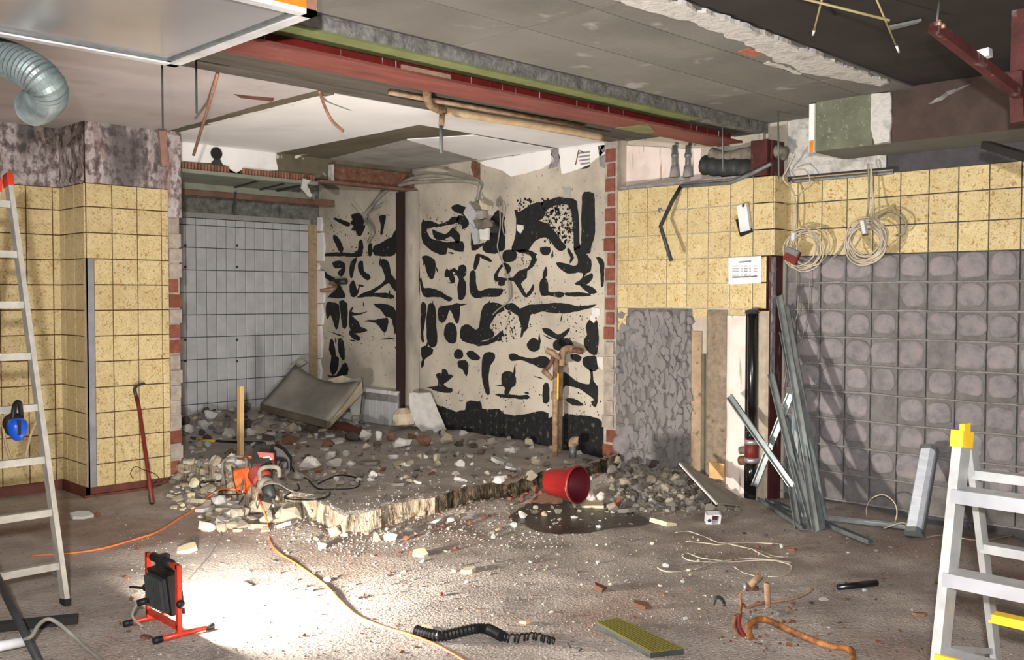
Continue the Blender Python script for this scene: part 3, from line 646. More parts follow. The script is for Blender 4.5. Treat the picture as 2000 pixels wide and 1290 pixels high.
# black drainpipe in its slot
bp_ = thing('drain_pipe', 'glossy black drainpipe with a red coupling in the wall slot', 'pipe', hit(1469, 935, u=6.44))
A = hit(1469, 850, u=6.45); B = hit(1469, 614, u=6.45); C = hit(1467, 940, u=6.45)
obj('pipe', MB().tube([A, B], .034, 14), m_bpipe, bp_, True); obj('lower_pipe', MB().tube([C, hit(1467, 905, u=6.45)], .038, 14), m_bpipe, bp_, True)
k0, k1 = hit(1468, 905, u=6.45), hit(1468, 857, u=6.45)
cp = obj('coupling', MB().tube([k0, k1], .052, 16), m_crow, bp_, True)
for t in (.04, .78): obj('clamp_band', MB().tube([k0.lerp(k1, t), k0.lerp(k1, t+.18)], .056, 16), m_chrome, cp, True)
obj('neck', MB().tube([k1, k1.lerp(B, .06)], .042, 14), m_bpipe, bp_, True)
obj('frayed_end', MB().lathe([(.03, 0), (.055, .01), (.045, .03), (.02, .035)], B, (0, 0, 1), 9), m_dkgrey, bp_)
obj('branch', MB().tube([hit(1446, 880, u=6.46), hit(1462, 880, u=6.46)], .03, 10), m_dust, bp_, True)
obj('branch', MB().tube([hit(1445, 900, u=6.46), hit(1462, 900, u=6.46)], .034, 10), m_rust, bp_, True)
# ================================================================== BITUMEN on the right wall: every dab its own raised skin
def c3(*p): return [(820+x/4.779, 370+y/4.779) for x, y in p]
def c5(*p): return [(620+x/3, 370+y/3) for x, y in p]
BL = [
 c3((25,300),(120,310),(180,330),(270,300),(300,265),(370,270),(330,310),(250,330),(130,350),(60,370),(75,420),(110,470),(190,485),(250,500),(330,490),(400,490),(405,580),(330,565),(260,540),(245,600),(180,600),(120,570),(40,500),(18,430),(20,360)),
 c3((120,380),(160,400),(230,425),(290,390),(310,365),(345,390),(370,430),(370,490),(345,500),(330,470),(290,435),(230,460),(180,470),(140,450)),
 c3((300,170),(350,148),(400,165),(440,190),(455,330),(400,370),(395,330),(340,300),(360,250),(410,260),(400,230),(330,205)),
 c3((690,250),(730,200),(795,270),(780,300),(790,560),(620,585),(590,520),(640,470),(660,300)),
 c3((490,380),(520,520),(600,500),(560,540),(490,565),(485,440)),
 c3((890,190),(915,215),(960,200),(1060,140),(1150,125),(1160,180),(1170,220),(1140,270),(1100,300),(1180,320),(1230,370),(1280,430),(1330,500),(1360,540),(1320,570),(1270,545),(1200,450),(1120,450),(1060,490),(1010,560),(960,575),(860,570),(880,500),(900,420),(905,280)),
 c3((1140,130),(1230,95),(1300,80),(1400,90),(1460,110),(1470,180),(1480,250),(1485,500),(1500,540),(1450,560),(1445,500),(1440,350),(1425,220),(1400,150),(1330,130),(1240,150),(1170,185)),
 c3((1525,60),(1560,30),(1610,40),(1625,90),(1630,400),(1600,520),(1590,590),(1540,600),(1590,660),(1590,760),(1550,780),(1530,830),(1600,790),(1610,830),(1560,880),(1500,890),(1450,880),(1510,850),(1530,790),(1480,770),(1380,780),(1320,740),(1280,690),(1340,695),(1440,720),(1480,700),(1480,640),(1450,590),(1450,540),(1510,520),(1515,300)),
 c3((1130,550),(1215,548),(1200,600),(1150,605)), c3((1380,550),(1410,590),(1435,640),(1400,685),(1415,640),(1390,590)),
 c3((1650,640),(1690,650),(1715,700),(1715,850),(1700,910),(1690,780),(1680,700)),
 c3((25,640),(60,625),(120,650),(145,700),(130,820),(100,830),(70,780),(50,690)),
 c3((10,820),(30,920),(90,930),(160,945),(230,985),(300,1020),(270,1040),(200,1005),(120,1000),(60,1005),(30,970),(8,880)),
 c3((235,790),(255,745),(275,770),(320,740),(360,770),(370,720),(410,710),(432,740),(425,800),(400,830),(425,870),(425,960),(405,1015),(365,1020),(360,900),(370,840),(330,770),(300,780),(325,830),(325,870),(290,870),(275,820),(245,815)),
 c3((480,770),(520,780),(520,860),(530,930),(560,960),(640,930),(760,930),(770,960),(730,995),(620,1000),(520,1010),(480,970),(468,900)),
 c3((530,610),(555,620),(550,680),(520,745),(505,740),(515,670)), c3((555,605),(630,635),(670,672),(640,665),(580,635)),
 c3((780,620),(800,575),(880,570),(900,600),(895,650),(850,675),(790,665)),
 c3((900,575),(1010,570),(1065,600),(1080,660),(1050,720),(1000,760),(1000,820),(960,850),(940,880),(960,930),(1000,985),(1060,890),(1050,950),(1000,1000),(970,985),(930,930),(880,855),(800,850),(790,890),(740,890),(745,850),(720,860),(730,825),(800,840),(870,830),(930,770),(1010,740),(1040,680),(1050,640),(1020,600),(960,590)),
 c3((700,800),(740,740),(790,690),(850,740),(820,780),(790,710),(740,760),(715,840),(700,850)),
 c3((1120,900),(1140,850),(1170,830),(1190,870),(1195,950),(1230,970),(1300,960),(1340,975),(1330,1000),(1290,1005),(1200,985),(1140,985)),
 c3((1350,980),(1450,965),(1550,975),(1600,985),(1500,995),(1400,990)), c3((1500,890),(1550,900),(1610,920),(1650,960),(1600,970),(1560,945)), c3((1180,725),(1185,790),(1160,830),(1155,800)),
 [(823,597),(829,593),(832,602),(830,625),(826,650),(828,668),(823,660)], [(837,597),(846,596),(850,605),(852,640),(854,660),(852,675),(842,678),(836,668),(834,640)],
 [(856,605),(866,599),(885,597),(898,594),(896,625),(892,632),(886,615),(878,604),(872,620),(866,628),(858,625)], [(872,635),(882,632),(890,640),(892,660),(888,670),(876,668),(868,655)],
 [(902,640),(915,636),(928,645),(937,640),(940,615),(945,600),(952,593),(975,594),(985,605),(970,612),(962,625),(955,640),(965,650),(960,660),(940,665),(930,672),(910,668),(900,660)],
 [(930,671),(955,666),(972,656),(980,648),(982,655),(972,664),(955,671),(935,676)],
 [(985,600),(1000,593),(1015,604),(1030,598),(1055,596),(1085,593),(1110,595),(1130,600),(1165,597),(1140,604),(1110,610),(1085,612),(1060,608),(1045,612),(1035,616),(1030,640),(1022,650),(1018,660),(1020,640),(1015,625),(1012,615),(995,606)],
 [(1160,625),(1150,628),(1145,640),(1148,655),(1142,665),(1146,680),(1155,690),(1165,692),(1168,660),(1166,630)], [(1030,672),(1040,662),(1052,668),(1053,680),(1044,686),(1034,682)],
 [(1082,670),(1090,664),(1110,663),(1118,672),(1117,682),(1090,684),(1082,680)], [(1060,643),(1075,645),(1090,655),(1105,648),(1112,642),(1105,655),(1092,662),(1072,655)],
 [(824,680),(836,678),(846,684),(842,692),(834,698),(826,702)], [(888,690),(894,684),(902,686),(904,695),(898,700),(890,698)], [(912,690),(920,687),(930,692),(938,700),(928,704),(918,700)],
 [(896,707),(910,706),(914,716),(911,735),(905,722),(896,716)], [(852,733),(864,730),(864,722),(872,724),(876,733),(885,735),(872,745),(866,752),(874,758),(883,760),(880,766),(860,765),(845,760),(852,755),(862,754)],
 [(944,700),(950,690),(962,690),(966,700),(958,712),(954,730),(954,755),(956,770),(950,768),(944,745),(942,720)],
 [(995,694),(1005,692),(1014,697),(1040,702),(1055,697),(1068,700),(1075,708),(1070,716),(1055,718),(1040,710),(1018,702),(1000,704)],
 [(982,732),(992,727),(1002,730),(1007,740),(1006,752),(998,757),(993,770),(986,768),(988,758),(981,750)], [(968,771),(985,772),(1010,774),(1032,774),(1030,779),(1005,778),(985,776)],
 [(1102,728),(1115,738),(1130,748),(1145,752),(1153,750),(1155,730),(1152,722),(1156,725),(1158,745),(1167,755),(1166,775),(1163,795),(1155,785),(1162,782),(1150,770),(1130,758),(1105,752),(1098,760),(1098,735)],
 [(1140,700),(1155,697),(1165,700),(1167,720),(1155,725),(1142,715)], [(1105,780),(1120,780),(1135,788),(1140,792),(1120,790)], [(1062,755),(1070,750),(1072,770),(1072,785),(1062,786)], [(1115,695),(1125,694),(1135,698),(1130,706),(1120,704)],
 c5((200,150),(255,145),(265,170),(280,200),(262,260),(240,270),(225,240),(200,240),(215,215),(195,200),(210,180)), c5((45,380),(120,370),(200,380),(240,360),(245,310),(262,300),(262,385),(200,392),(120,388),(50,390)),
 c5((100,270),(130,300),(150,350),(140,370),(120,340),(95,290)), c5((95,170),(130,180),(190,200),(180,215),(130,195)),
 c5((365,160),(400,155),(390,200),(380,260),(372,260),(375,210)), c5((330,340),(370,320),(400,300),(440,280),(460,240),(462,360),(430,388),(340,385)), c5((300,330),(320,320),(318,385),(300,385)),
 c5((90,430),(130,420),(160,440),(160,480),(140,510),(120,490),(150,460),(110,460)), c5((30,470),(60,500),(110,530),(130,560),(150,600),(160,635),(60,630),(100,600),(80,540),(40,510)),
 c5((190,480),(200,430),(230,400),(220,440),(205,510),(195,515)), c5((245,430),(265,425),(270,480),(300,500),(310,520),(290,530),(255,500),(240,460)), c5((190,570),(210,535),(225,570),(235,600),(250,560),(240,600),(225,625),(200,625)),
 c5((370,420),(400,415),(420,440),(430,500),(460,540),(465,600),(440,570),(420,545),(380,570),(330,610),(400,610),(445,625),(430,640),(330,625),(230,632),(300,600),(360,570),(400,530),(385,470)),
 c5((55,670),(80,665),(125,680),(125,780),(110,820),(95,770),(75,730),(60,760),(52,720)), c5((130,660),(172,670),(172,800),(150,810),(140,730)),
 c5((190,720),(210,690),(200,720),(240,730),(295,715),(230,735),(200,745),(240,780),(250,810),(295,825),(240,840),(205,835),(188,790)), c5((330,675),(420,680),(460,720),(465,800),(455,850),(440,760),(400,740),(370,700)),
 c5((275,770),(340,770),(410,755),(410,800),(395,840),(370,810),(345,780)), c5((190,830),(250,870),(240,885),(200,865)), c5((80,880),(95,900),(110,980),(125,990),(115,1060),(90,1085),(75,1050),(85,980),(70,940)),
 c5((125,880),(150,890),(160,980),(150,1000),(125,950)), c5((55,1090),(110,1095),(150,1030),(175,1025),(175,1085),(100,1100)), c5((575,390),(592,385),(598,500),(595,635),(572,630)), c5((572,680),(592,680),(590,1000),(570,980)), c5((565,1090),(590,1080),(592,1160),(570,1165)),
]
UW = U1+.012
def grow(P, d):
    ar = sum(P[i].y*P[(i+1) % len(P)].z-P[(i+1) % len(P)].y*P[i].z for i in range(len(P))); s = 1 if ar > 0 else -1; out = []
    for i, p in enumerate(P):
        t = P[(i+1) % len(P)]-P[i-1]
        if t.length > 1e-6: t.normalize()
        out.append(p+Vector((0, t.z, -t.y))*d*s)
    return out
for k, pts in enumerate(BL):
    P = [hit(x, y, u=UW) for x, y in pts]; P = grow(cat(P, 2, True), .007); P = jag(P, .009, .0065, k, 0)
    obj('bitumen_dab', MB().prism(P, (-.004, 0, 0)), m_bit, w_right)
low = [(824,775),(835,770),(845,780),(852,790),(868,796),(890,805),(910,800),(912,785),(920,782),(938,785),(942,800),(955,800),(975,800),(985,808),(1000,812),(1030,808),(1060,803),(1072,806),(1072,815),(1100,815),(1105,808),(1130,812),(1150,812),(1170,820),(1182,830),(1184,910),(1150,912),(1080,905),(1040,895),(990,875),(930,866),(880,862),(855,845),(840,815),(828,795)]
obj('bitumen_coat', MB().prism(jag([hit(x, y, u=UW) for x, y in low], .012, .012, 3, 0), (-.006, 0, 0)), m_bitlow, w_right)
rq = random.Random(8)
for k in range(44):                                    # thin drawn-out strings of bitumen beside the dabs
    x, y = rq.choice(((rq.uniform(825, 905), rq.uniform(430, 770)), (rq.uniform(910, 1170), rq.uniform(480, 770)), (rq.uniform(640, 775), rq.uniform(500, 700)), (rq.uniform(960, 1170), rq.uniform(600, 790))))
    L_, an, wd_ = rq.uniform(8, 34), rq.choice((rq.uniform(-.5, .5), rq.uniform(1.2, 1.9))), rq.uniform(.8, 2.6); dx, dy = math.cos(an)*L_/2, math.sin(an)*L_/2; nx, ny = -math.sin(an)*wd_, math.cos(an)*wd_
    P = [hit(a, b, u=UW) for a, b in ((x-dx, y-dy), (x-dx*.4+nx*.7, y-dy*.4+ny*.7), (x+dx*.2+nx, y+dy*.2+ny), (x+dx, y+dy), (x+dx*.3-nx, y+dy*.3-ny), (x-dx*.3-nx*.5, y-dy*.3-ny*.5))]
    obj('bitumen_string', MB().prism(jag(P, .012, .004, k+200, 0), (-.003, 0, 0)), m_bit, w_right)
sp = MB(); rs = random.Random(5)                      # splashes too small to pick apart
def specks(n, x0, x1, y0, y1, r0_, r1_):
    for _ in range(n):
        c = hit(rs.uniform(x0, x1), rs.uniform(y0, y1), u=UW); r = rs.uniform(r0_, r1_); a0 = rs.random()*6; e = rs.uniform(.5, 1.6)
        sp.prism([c+Vector((0, r*math.cos(a0+i*1.05)*rs.uniform(.6, 1.2), r*e*math.sin(a0+i*1.05)*rs.uniform(.6, 1.2))) for i in range(6)], (-.003, 0, 0))
specks(240, 1062, 1122, 398, 475, .003, .016); specks(70, 1010, 1075, 388, 412, .003, .014); specks(90, 955, 1010, 610, 668, .003, .012); specks(60, 1095, 1165, 615, 665, .002, .008); specks(60, 1010, 1050, 490, 520, .002, .009)
specks(130, 825, 1180, 765, 812, .002, .008); specks(90, 640, 780, 415, 500, .003, .011); specks(50, 640, 780, 640, 690, .002, .008); specks(60, 826, 910, 425, 450, .003, .010); specks(200, 825, 1180, 400, 770, .0015, .004); specks(60, 985, 1060, 560, 640, .002, .01)
o = obj('bitumen_splashes', sp, m_bit, w_right); o['kind'] = 'stuff'
# white paint and stains at the top of that wall, plaster crumbs
for k, (pts, m_) in enumerate((([(936, 316), (1000, 305), (1075, 291), (1082, 315), (1060, 330), (1030, 338), (1000, 345), (975, 330), (950, 325)], m_white), ([(1092, 290), (1150, 279), (1180, 276), (1182, 300), (1165, 310), (1150, 322), (1120, 335), (1098, 340), (1092, 310)], m_white),
    ([(1076, 291), (1090, 288), (1094, 310), (1088, 326), (1070, 330), (1078, 312)], m_mortar), ([(1168, 285), (1184, 283), (1184, 330), (1172, 325)], m_mortar), ([(922, 313), (938, 318), (938, 350), (926, 345), (920, 328)], m_rust), ([(1100, 368), (1115, 366), (1115, 385), (1101, 388)], m_patch_g))):
    wpatch('paint_remnant', 2, UW, pts, m_, .005, 40+k, .03, .010, w_right)
for k, (x, y, s_) in enumerate(((1017, 447, 12), (1165, 612, 16), (1160, 622, 12), (1177, 710, 18))):
    wpatch('plaster_crumb', 2, UW, [(x-s_*.5, y-s_*.7), (x+s_*.5, y-s_*.6), (x+s_*.6, y), (x+s_*.1, y+s_*.8), (x-s_*.4, y+s_*.3)], m_plw, .015, 60+k, .02, .006, w_right)
ni = thing('wall_niche', 'hacked hole with a clay grille high on the wall by the brick edge', 'hole', hit(1140, 330, u=UW))
wpatch('recess', 2, UW, [(1122, 326), (1130, 300), (1138, 290), (1153, 288), (1152, 326), (1138, 330)], m_dkgrey, .004, 70, .03, .01, ni)
for k in range(4): obj('grille_bar', MB().bar(hit(1128+k*2, 300+k*7, u=UW-.008), hit(1152, 297+k*7, u=UW-.008), .01, .012), m_mortar, ni)
obj('splinter', MB().tube([hit(1124, 322, u=UW-.012), hit(1130, 294, u=UW-.012), hit(1140, 298, u=UW-.012)], .005, 6), m_rust, ni)

# ================================================================== THINGS on the right wall
nt_ = thing('notice', 'white printed table sheet taped to the yellow tiles', 'notice', hit(1455, 556, u=6.497))
def npt(x, y, o_=0): return hit(x, y, u=6.498-o_)
obj('sheet', MB().prism([npt(1423, 504), npt(1487, 500), npt(1487, 553), npt(1423, 556)], (-.002, 0, 0)), m_paper, nt_)
obj('heading', MB().prism([npt(1443, 511, .003), npt(1467, 509, .003), npt(1467, 512, .003), npt(1443, 514, .003)], (-.0005, 0, 0)), m_ink, nt_)
for r_ in range(9):
    y = 519+r_*2.6
    if r_ in (1, 5): continue
    for a_, b_ in ((1430, 1443), (1447, 1451), (1453, 1460), (1463, 1467), (1472, 1479)): obj('printed_entry', MB().prism([npt(a_, y+.6, .003), npt(b_, y, .003), npt(b_, y+1.3, .003), npt(a_, y+1.9, .003)], (-.0005, 0, 0)), m_inkd if a_ == 1453 else m_ink, nt_)
obj('printed_bar', MB().prism([npt(1430, 541, .003), npt(1479, 539, .003), npt(1479, 541.5, .003), npt(1430, 543.5, .003)], (-.0005, 0, 0)), m_inkd, nt_)
lf = thing('strip_lamp_housing', 'empty white strip lamp housing with a dark rim screwed to the tiles', 'lamp', hit(1454, 457, u=6.47))
a = hit(1450, 400, u=6.475); b = hit(1457, 452, u=6.475)
obj('housing', MB().bar(b, a, .085, .03, (1, 0, 0)), m_frame, lf); obj('rim', MB().bar(hit(1449, 425, u=6.485), hit(1458, 458, u=6.485), .105, .02, (1, 0, 0)), m_black, lf)
obj('screw_hole', MB().lathe([(.008, 0), (.012, .003), (.006, .006)], hit(1452, 402, u=6.455), (-1, 0, 0), 10), m_dkgrey, lf)
for k, (x, y) in enumerate(((1290, 411),)): o = obj('screw_cap', MB().lathe([(.02, 0), (.022, .006), (.008, .012)], hit(x, y, u=6.5), (-1, 0, 0), 10), m_grey, None); tag(o, 'small round metal screw cap on a yellow tile beside the bent conduit', 'screw cap')
P = [hit(x, y, u=q) for x, y, q in ((1506, 320, 6.38), (1470, 338, 6.42), (1427, 357, 6.47), (1330, 364, 6.48), (1312, 395, 6.4), (1290, 442, 6.33), (1311, 509, 6.3))]
bc = thing('bent_conduit', 'bent dark metal conduit dangling in front of the yellow tiles', 'conduit', P[-1])
obj('upper_run', MB().tube(P[:4], .016, 8), m_grey, bc, True); obj('hanging_end', MB().tube(P[3:], .016, 8), m_dkgrey, bc, True)
# cable coils
def coil(cx, cy, r, n, uu, seed, squash=1.0):
    rr = random.Random(seed); pts = []
    for k in range(n*14):
        a = 2*PI*k/14; q = r*(1+.13*math.sin(k*.37+seed)+rr.uniform(-.03, .03)); pts.append(hit(cx, cy, u=uu)+Vector((-.025*math.sin(k*.23)+rr.uniform(-.006, .006), q*math.cos(a)+.03*math.sin(k*.09), q*math.sin(a)*squash+.02*math.cos(k*.13))))
    return pts
c1 = thing('cable_coil', 'beige cable coil with a red switch box hanging by the corner', 'cable', hit(1572, 520, u=6.62), 'cable coils on the right wall')
obj('loops', MB().tube(cat(coil(1572, 487, .135, 6, 6.6, 2), 2), .0055, 6), m_cable, c1, True)
obj('lead', MB().tube(cat([hit(x, y, u=q) for x, y, q in ((1552, 300, 6.5), (1538, 330, 6.55), (1530, 350, 6.58), (1550, 376, 6.6), (1555, 420, 6.6), (1552, 462, 6.6), (1560, 490, 6.6))], 6), .007, 6), m_cable, c1, True)
obj('lead', MB().tube(cat([hit(x, y, u=q) for x, y, q in ((1545, 335, 6.6), (1570, 330, 6.6), (1582, 352, 6.6), (1566, 375, 6.6), (1548, 390, 6.62), (1548, 440, 6.62), (1556, 470, 6.6))], 6), .005, 6), m_cable, c1, True)
obj('tail', MB().tube(cat([hit(x, y, u=6.66) for x, y in ((1556, 520), (1556, 570), (1558, 610), (1548, 645), (1540, 700), (1530, 760))], 6), .004, 6), m_gcable, c1, True)
obj('tail', MB().tube(cat([hit(x, y, u=6.66) for x, y in ((1582, 520), (1581, 570), (1578, 615), (1568, 655), (1560, 700))], 6), .004, 6), m_gcable, c1, True)
bx_ = obj('switch_box', MB().obox(hit(1547, 500, u=6.56), (.012, 0, .0), (0, .05, .022), (0, -.022, .045)), m_crow, c1); obj('box_lid', MB().obox(hit(1548, 492, u=6.55), (.014, 0, 0), (0, .05, .022), (0, -.009, .018)), m_grey, bx_)
obj('tape', MB().tube([hit(1550, 455, u=6.58), hit(1549, 470, u=6.58)], .018, 8), m_frame, c1)
c2 = thing('cable_coil', 'thick bundle of beige cable tied with white tape on the yellow tiles', 'cable', hit(1690, 512, u=6.62), 'cable coils on the right wall')
obj('loops', MB().tube(cat(coil(1692, 472, .13, 12, 6.52, 5), 2), .0065, 6), m_cable, c2, True)
obj('lead', MB().tube(cat([hit(x, y, u=q) for x, y, q in ((1702, 320, 6.6), (1702, 350, 6.6), (1706, 400, 6.58), (1705, 430, 6.54), (1690, 450, 6.52))], 6), .008, 6), m_cable, c2, True)
obj('lead', MB().tube(cat([hit(x, y, u=q) for x, y, q in ((1696, 320, 6.6), (1697, 370, 6.6), (1694, 420, 6.58), (1680, 450, 6.52))], 6), .007, 6), m_gcable, c2, True)
obj('loose_loop', MB().tube(cat([hit(x, y, u=6.62) for x, y in ((1715, 425), (1740, 413), (1768, 430), (1766, 455), (1750, 460))], 6), .007, 6), m_gcable, c2, True)
obj('tape', MB().obox(hit(1688, 444, u=6.42), (.02, 0, 0), (0, .012, -.004), (0, .01, .045)), m_frame, c2)
obj('cable_end', MB().tube([hit(1652, 470, u=6.52), hit(1640, 490, u=6.5), hit(1628, 504, u=6.48)], .009, 6), m_gcable, c2)

# zinc studs leaning in the corner
SEC = [(-.025, 0), (.025, 0), (.025, .027), (.019, .027), (.019, .006), (-.019, .006), (-.019, .027), (-.025, .027)]
studs = [((1523, 578, 6.47), (1600, 1030, None), 'tallest zinc stud leaning with its top against the dark red column'), ((1530, 650, 6.62), (1607, 1036, None), 'zinc stud leaning just in front of the tallest stud'),
         ((1507, 732, 6.45), (1578, 1022, None), 'zinc stud leaning left of the tall studs, top beside the beige render'), ((1425, 774, 6.33), (1588, 1006, .03), 'long zinc stud sloping from the pink render down to the right'),
         ((1545, 770, 6.42), (1474, 950, .06), 'bright zinc stud sloping down to the left behind the others'), ((1541, 905, 6.5), (1562, 1036, None), 'short dull stud piece standing upright among the studs'),
         ((1554, 720, 6.6), (1554, 985, .05), 'thin zinc stud standing almost upright behind the bundle'),
         ((1536, 600, 6.66), (1612, 1026, None), 'zinc stud leaning closest to the mortar wall'), ((1542, 690, 6.6), (1596, 1040, None), 'zinc stud leaning in the middle of the tight bundle'), ((1528, 800, 6.5), (1590, 1034, None), 'shorter zinc stud leaning at the front of the bundle')]
for k, ((x, y, q), (x2, y2, hh), lb) in enumerate(studs):
    a = hit(x, y, u=q); b = gp(x2, y2) if hh is None else hit(x2, y2, h=hh)
    if hh == .06: b = hit(x2, y2, u=6.4)
    if b.x > 6.66: b = hit(x2, y2, u=6.62)
    b.z = max(b.z, .004)
    tg = tag(obj('zinc_stud', MB().extr(SEC, b, a, (-1, -.3, 0)), m_zinc, None, base=b), lb, 'metal stud', 'zinc studs in the corner')
for k, ((x, y), (x2, y2), lb) in enumerate((((1600, 1018), (1790, 1040), 'zinc stud lying along the wall towards the leaning lamp'), ((1488, 970), (1572, 1040), 'bent zinc stud lying at the foot of the leaning studs'), ((1500, 985), (1702, 1068), 'zinc stud lying flat and pointing out to the right'))):
    a, b = gp(x, y), gp(x2, y2); a.x = min(a.x, 6.6); b.x = min(b.x, 6.62); a.z = ground(a.x, a.y)+.012; b.z = ground(b.x, b.y)+.012
    tag(obj('zinc_stud', MB().extr(SEC, a, b, (0, 0, 1)), m_zinc, None), lb, 'metal stud', 'zinc studs in the corner')
# leaning strip lamp
sl = thing('strip_lamp', 'long clear-covered fluorescent strip lamp leaning against the mortar wall', 'lamp', hit(1787, 1050, h=.02))
a = hit(1786, 1048, h=.03); b = hit(1816, 878, u=6.6); ax = (b-a).normalized(); sdv = ax.cross(Vector((1, 0, 0))).normalized()
obj('cover', MB().extr([(-.048, 0), (.048, 0), (.05, .03), (.03, .06), (-.03, .06), (-.05, .03)], a.lerp(b, .04), a.lerp(b, .96), (-1, 0, .1)), m_clear, sl)
obj('tray', MB().extr([(-.055, -.02), (.055, -.02), (.055, .004), (-.055, .004)], a, b, (-1, 0, .1)), m_grey, sl)
for t0, t1 in ((0, .05), (.95, 1)): obj('end_cap', MB().extr([(-.056, -.02), (.056, -.02), (.056, .03), (.034, .064), (-.034, .064), (-.056, .03)], a.lerp(b, t0), a.lerp(b, t1), (-1, 0, .1)), m_grey, sl)
for k in range(6): t = .1+k*.16; c = a.lerp(b, t); obj('clip', MB().obox(c+sdv*.055, sdv*.006, ax*.02, Vector((-.02, 0, 0))), m_grey, sl)
wl = thing('floor_wire', 'pale wire looped on the floor beside the leaning strip lamp', 'wire', gp(1740, 1010))
def gl(pts, r=.006, lift=.0, per=6):
    out = []
    for q in pts:
        p = gp(q[0], q[1]); z = q[2] if len(q) > 2 else 0; p = hit(q[0], q[1], h=ground(p.x, p.y)+z+r) if z else p+Vector((0, 0, r+lift)); out.append(p)
    return cat(out, per)
obj('loop', MB().tube(cat([hit(x, y, u=6.5) for x, y in ((1695, 1018), (1692, 995), (1702, 975), (1725, 967), (1745, 980), (1752, 1000), (1748, 1022))], 6), .005, 6), m_cable, wl, True)
obj('loop', MB().tube(gl([(1722, 1036), (1740, 1028, .06), (1765, 1022, .08), (1780, 1038, .03), (1783, 1052)]), .005, 6), m_cable, wl, True)
obj('strand', MB().tube(gl([(1810, 1052), (1835, 1048), (1860, 1050), (1910, 1058), (1960, 1052), (1999, 1042)]), .005, 6), m_cable, wl, True)

# ================================================================== ceiling fittings
hd = thing('extractor_canopy', 'white-framed hanging canopy panel with an orange board side', 'canopy', (1.2, 3.95, 2.68))
cu, cva, cvb, ch = 2.21, 3.33, 4.57, 2.70
for nm, b_ in (('frame_bar', (-.6, cu, cvb-.05, cvb, ch-.02, ch+.012)), ('frame_bar', (cu-.05, cu, cva, cvb, ch-.02, ch+.012)), ('frame_bar', (-.6, cu, cva, cva+.05, ch-.02, ch+.0))): obj(nm, MB().box(*b_), m_frame, hd)
for b_ in ((-.6, cu-.05, cvb-.075, cvb-.05, ch-.012, ch+.02), (cu-.075, cu-.05, cva+.05, cvb-.05, ch-.012, ch+.02), (-.6, cu-.05, cva+.05, cva+.075, ch-.012, ch+.02)): obj('inner_lip', MB().box(*b_), m_grey, hd)
obj('pane', MB().box(-.6, cu-.05, cva+.05, cvb-.05, ch, ch+.008), m_pane, hd)
obj('side_board', MB().box(-.6, cu-.02, cva+.0, cva+.02, ch+.0, HT-.02), m_orange, hd); obj('corner_post', MB().box(cu-.05, cu-.005, cva-.005, cva+.03, ch+.0, HT-.02), m_copper, hd)
obj('back_board', MB().box(-.6, cu-.02, cvb-.02, cvb, ch+.012, HT-.02), m_woodd, hd); obj('end_board', MB().box(cu-.03, cu-.01, cva, cvb, ch+.012, HT-.02), m_woodd, hd)
# spiral duct
HS0 = hit(-120, 98, d=4.7); HP = cat([Vector((u_, HS0.y+.05, HS0.z+.04)) for u_ in [-1.39+.2*k for k in range(int((HS0.x+1.3)/.2))]]+[hit(x, y, d=q) for x, y, q in ((-120, 98, 4.7), (-50, 102, 4.62), (10, 116, 4.55), (58, 138, 4.5), (88, 164, 4.5), (92, 188, 4.58), (78, 204, 4.68), (66, 210, 4.74))], 12)
rr_ = [.088*(1.035 if i % 2 else .965) for i in range(len(HP))]
hz_ = thing('spiral_duct', 'ribbed flexible aluminium duct curling down below the ceiling at left', 'duct', HP[-1])
obj('hose', MB().tube(HP, rr_, 32, caps=False), m_hose, hz_); obj('end_ring', MB().tube([HP[-1]+(HP[-1]-HP[-2])*.0, HP[-1]+(HP[-1]-HP[-2])*1.2], [.092, .09], 24, caps=False), m_chrome, hz_, True)
obj('inside', MB().tube([HP[-4], HP[-3]], .082, 20), m_dkgrey, hz_)
def rod(lb, a, b, r, m_, nm='hanger_rod', grp=None, tip=None, catg='rod'):
    if 'canopy' in lb: a = Vector((b.x, b.y, HT))
    t = thing(nm, lb, catg, b, grp); obj('rod', MB().tube([a, b], r, 8), m_, t, True)
    if tip: obj('tip', MB().tube([b.lerp(a, .12), b], r*1.25, 8), tip, t, True)
    return t
rod('long thin rod hanging from the canopy corner down to the pillar', hit(318, 112, v=4.85), hit(318, 252, v=4.85), .005, m_dkgrey)
rod('short thin rod hanging between canopy and alcove', hit(382, 124, v=5.0), hit(384, 222, v=5.0), .006, m_dkgrey)
wp = tag(obj('wood_offcut', MB().bar(hit(316, 256, v=7.5), hit(322, 325, v=7.5), .06, .03, (0, 1, 0)), m_woodd, None), 'pinkish-brown wood strip hanging at the pillar top', 'wood strip')
wp.data.materials.clear(); wp.data.materials.append(mat('pink_wood', (150, 116, 104), 10))
tag(obj('copper_pipe', MB().tube([hit(425, 145, h=HT-.02), hit(405, 215, v=6.2), hit(378, 303, v=6.6)], .011, 8), m_copper, None, True), 'straight copper pipe slanting down in front of the white painted downstand', 'pipe')
tag(obj('copper_pipe', MB().tube(cat([hit(624, 178, h=HT-.01), hit(633, 205, v=5.6), hit(648, 235, v=5.65), hit(670, 256, v=5.7)], 6), .011, 8), m_copper, None, True), 'curved copper pipe hanging under the white ceiling', 'pipe')
yp = thing('ceiling_pipe', 'yellowish painted pipe bending out below the red beam', 'pipe', hit(1000, 235, h=2.82))
obj('run', MB().tube(cat([hit(x, y, h=2.83) for x, y in ((864, 217), (900, 222), (1000, 238), (1100, 254), (1175, 268))], 6), .028, 10), mat('cream_pipe', [(.3, (168, 142, 108)), (.7, (206, 182, 146))], 8, 6), yp, True)
